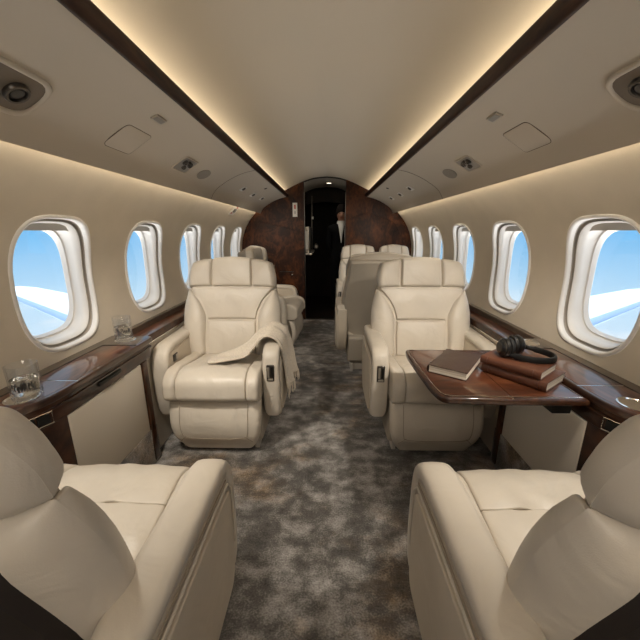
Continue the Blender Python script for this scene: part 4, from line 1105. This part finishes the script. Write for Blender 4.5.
# ---------------------------------------------------------------- outside: wings
for s in (-1, 1):
    # swept wing: the leading edge is the side nearest the camera, a metal strip along it
    V = []; F = []; FM = []
    st = [(1.5, 5.0, 4.6, .30), (4.0, 6.75, 3.6, .22), (8.0, 9.55, 2.7, .15), (14.0, 13.75, 1.7, .08), (15.0, 14.6, 1.1, .04)]
    n = 28
    for X_, yb, ch, th in st:
        for k in range(n):
            a = 2 * PI * k / n; c = 0.5 + 0.5 * math.cos(a)
            V.append((s * (X_ - 1.5), yb - 5.0 + ch * c, th * math.sin(a) * (1.05 - .75 * c) + X_ * .012))
    for q in range(len(st) - 1):
        for k in range(n):
            l = (k + 1) % n; F.append((q * n + k, q * n + l, (q + 1) * n + l, (q + 1) * n + k))
            FM.append(1 if 0.5 + 0.5 * math.cos(2 * PI * (k + .5) / n) < 0.14 else 0)
    F += [tuple(range(n)), tuple(range((len(st) - 1) * n, len(st) * n))]; FM += [0, 0]
    o = mesh_obj('aircraft_wing', V, F, None, mats=[M['wing'], M['wingedge']], fm=FM); o.location = (s * 1.5, 5.0, -1.55)
    tag(o, 'white aircraft wing seen outside through the %s windows' % SN[s], 'wing')

# ---------------------------------------------------------------- world
w = bpy.data.worlds.new('sky'); S.world = w; w.use_nodes = True; nt = w.node_tree
bg = nt.nodes['Background']
tc = N(nt, 'ShaderNodeTexCoord'); sx = N(nt, 'ShaderNodeSeparateXYZ'); nt.links.new(tc.outputs['Generated'], sx.inputs[0])
mr = N(nt, 'ShaderNodeMapRange'); mr.inputs['From Min'].default_value = -0.6; mr.inputs['From Max'].default_value = 0.4
nt.links.new(sx.outputs['Z'], mr.inputs['Value'])
sky = ramp(nt, mr.outputs[0], [(0.0, (1.0, 0.96, 0.90)), (0.15, (0.78, 0.86, 0.93)), (0.30, (0.72, 0.84, 0.94)), (0.46, (0.50, 0.74, 0.93)), (0.60, (0.20, 0.52, 0.86)), (0.72, (0.15, 0.44, 0.80)), (0.82, (0.22, 0.48, 0.80)), (1.0, (0.62, 0.76, 0.90))])
mp = N(nt, 'ShaderNodeMapping'); mp.inputs['Scale'].default_value = (3, 3, 12); nt.links.new(tc.outputs['Generated'], mp.inputs['Vector'])
cn = N(nt, 'ShaderNodeTexNoise'); cn.inputs['Scale'].default_value = 2.4; cn.inputs['Detail'].default_value = 8; nt.links.new(mp.outputs[0], cn.inputs['Vector'])
cf = N(nt, 'ShaderNodeValToRGB'); cf.color_ramp.elements[0].position = 0.42; cf.color_ramp.elements[1].position = 0.62; nt.links.new(cn.outputs['Fac'], cf.inputs['Fac'])
m2 = N(nt, 'ShaderNodeMapRange'); m2.inputs['From Min'].default_value = -0.12; m2.inputs['From Max'].default_value = -0.32; nt.links.new(sx.outputs['Z'], m2.inputs['Value'])
ml = N(nt, 'ShaderNodeMath', operation='MULTIPLY'); nt.links.new(cf.outputs['Color'], ml.inputs[0]); nt.links.new(m2.outputs[0], ml.inputs[1])
mx = N(nt, 'ShaderNodeMix', data_type='RGBA'); nt.links.new(ml.outputs[0], mx.inputs['Factor']); nt.links.new(sky, mx.inputs['A']); mx.inputs['B'].default_value = (0.95, 0.96, 0.97, 1)
nt.links.new(mx.outputs['Result'], bg.inputs['Color'])
# the sunlit cloud deck far below and the sky overhead are much brighter than the horizon band
lo = N(nt, 'ShaderNodeMapRange'); lo.inputs['From Min'].default_value = -0.42; lo.inputs['From Max'].default_value = -0.7; lo.inputs['To Min'].default_value = 0; lo.inputs['To Max'].default_value = 7.0
hi = N(nt, 'ShaderNodeMapRange'); hi.inputs['From Min'].default_value = 0.5; hi.inputs['From Max'].default_value = 0.8; hi.inputs['To Min'].default_value = 1; hi.inputs['To Max'].default_value = 2.2
nt.links.new(sx.outputs['Z'], lo.inputs['Value']); nt.links.new(sx.outputs['Z'], hi.inputs['Value'])
sm = N(nt, 'ShaderNodeMath', operation='ADD'); nt.links.new(lo.outputs[0], sm.inputs[0]); nt.links.new(hi.outputs[0], sm.inputs[1]); nt.links.new(sm.outputs[0], bg.inputs['Strength'])

# ---------------------------------------------------------------- lights
def spot(name, loc, target, energy, size, blend=0.8, col=(1, .92, .80), rad=0.04):
    l = bpy.data.lights.new(name, 'SPOT'); l.energy = energy; l.spot_size = math.radians(size); l.spot_blend = blend; l.color = col; l.shadow_soft_size = rad
    o = bpy.data.objects.new(name, l); COL.objects.link(o); o.location = loc
    o.rotation_euler = (Vector(target) - Vector(loc)).to_track_quat('-Z', 'Y').to_euler(); return o
for s in (-1, 1):
    p = psu_pt(s, 0.90, 0.165, 0.03); spot('reading_lamp_light', p, (s * .60, 1.75, .55), 47, 76, 1.0)
    p = psu_pt(s, 0.715, 0.165, 0.03); spot('reading_lamp_light', p, (s * .50, .86, .45), 28, 70, 1.0)
    p = psu_pt(s, 1.87, 0.17, 0.03); spot('reading_lamp_light', p, (s * .45, 3.1, .6), 18, 80, 1.0)
    p = psu_pt(s, 3.2, 0.124, 0.03); spot('reading_lamp_light', p, (s * .5, 4.2, .8), 16, 90, 1.0)
# soft area fill added out of view behind the camera, no fixture there
for y, en in ((-0.9, 14),):
    l = bpy.data.lights.new('aft_fill_light', 'AREA'); l.shape = 'RECTANGLE'; l.size = 0.6; l.size_y = 0.9; l.energy = en; l.color = (1, .9, .78)
    o = bpy.data.objects.new('aft_fill_light', l); COL.objects.link(o); o.location = (0, y, 1.75); o.rotation_euler = (math.radians(25), 0, 0)
spot('galley_downlight_light', (0.03, 4.85, 1.80), (0.14, 5.1, 0.8), 4.0, 110, 1.0)

sl = bpy.data.lights.new('sun_light', 'SUN'); sl.energy = 3.0; sl.angle = 0.01; sl.color = (1, .96, .9)
so = bpy.data.objects.new('sun_light', sl); COL.objects.link(so); so.rotation_euler = (math.radians(-42), 0, 0)
# ---------------------------------------------------------------- camera
cd = bpy.data.cameras.new('camera'); cam = bpy.data.objects.new('camera', cd); COL.objects.link(cam); S.camera = cam
cd.sensor_width = 36; cd.lens = 36 * 330 / 640; cd.clip_start = 0.02; cd.clip_end = 200
cam.location = (0.01, 0.0, 1.17)
cam.rotation_euler = (math.radians(90 - 14.9), 0, math.radians(1.2))
S.view_settings.view_transform = 'Standard'; S.view_settings.look = 'None'; S.view_settings.gamma = 1; S.view_settings.use_curve_mapping = False
S.view_settings.exposure = 0.14
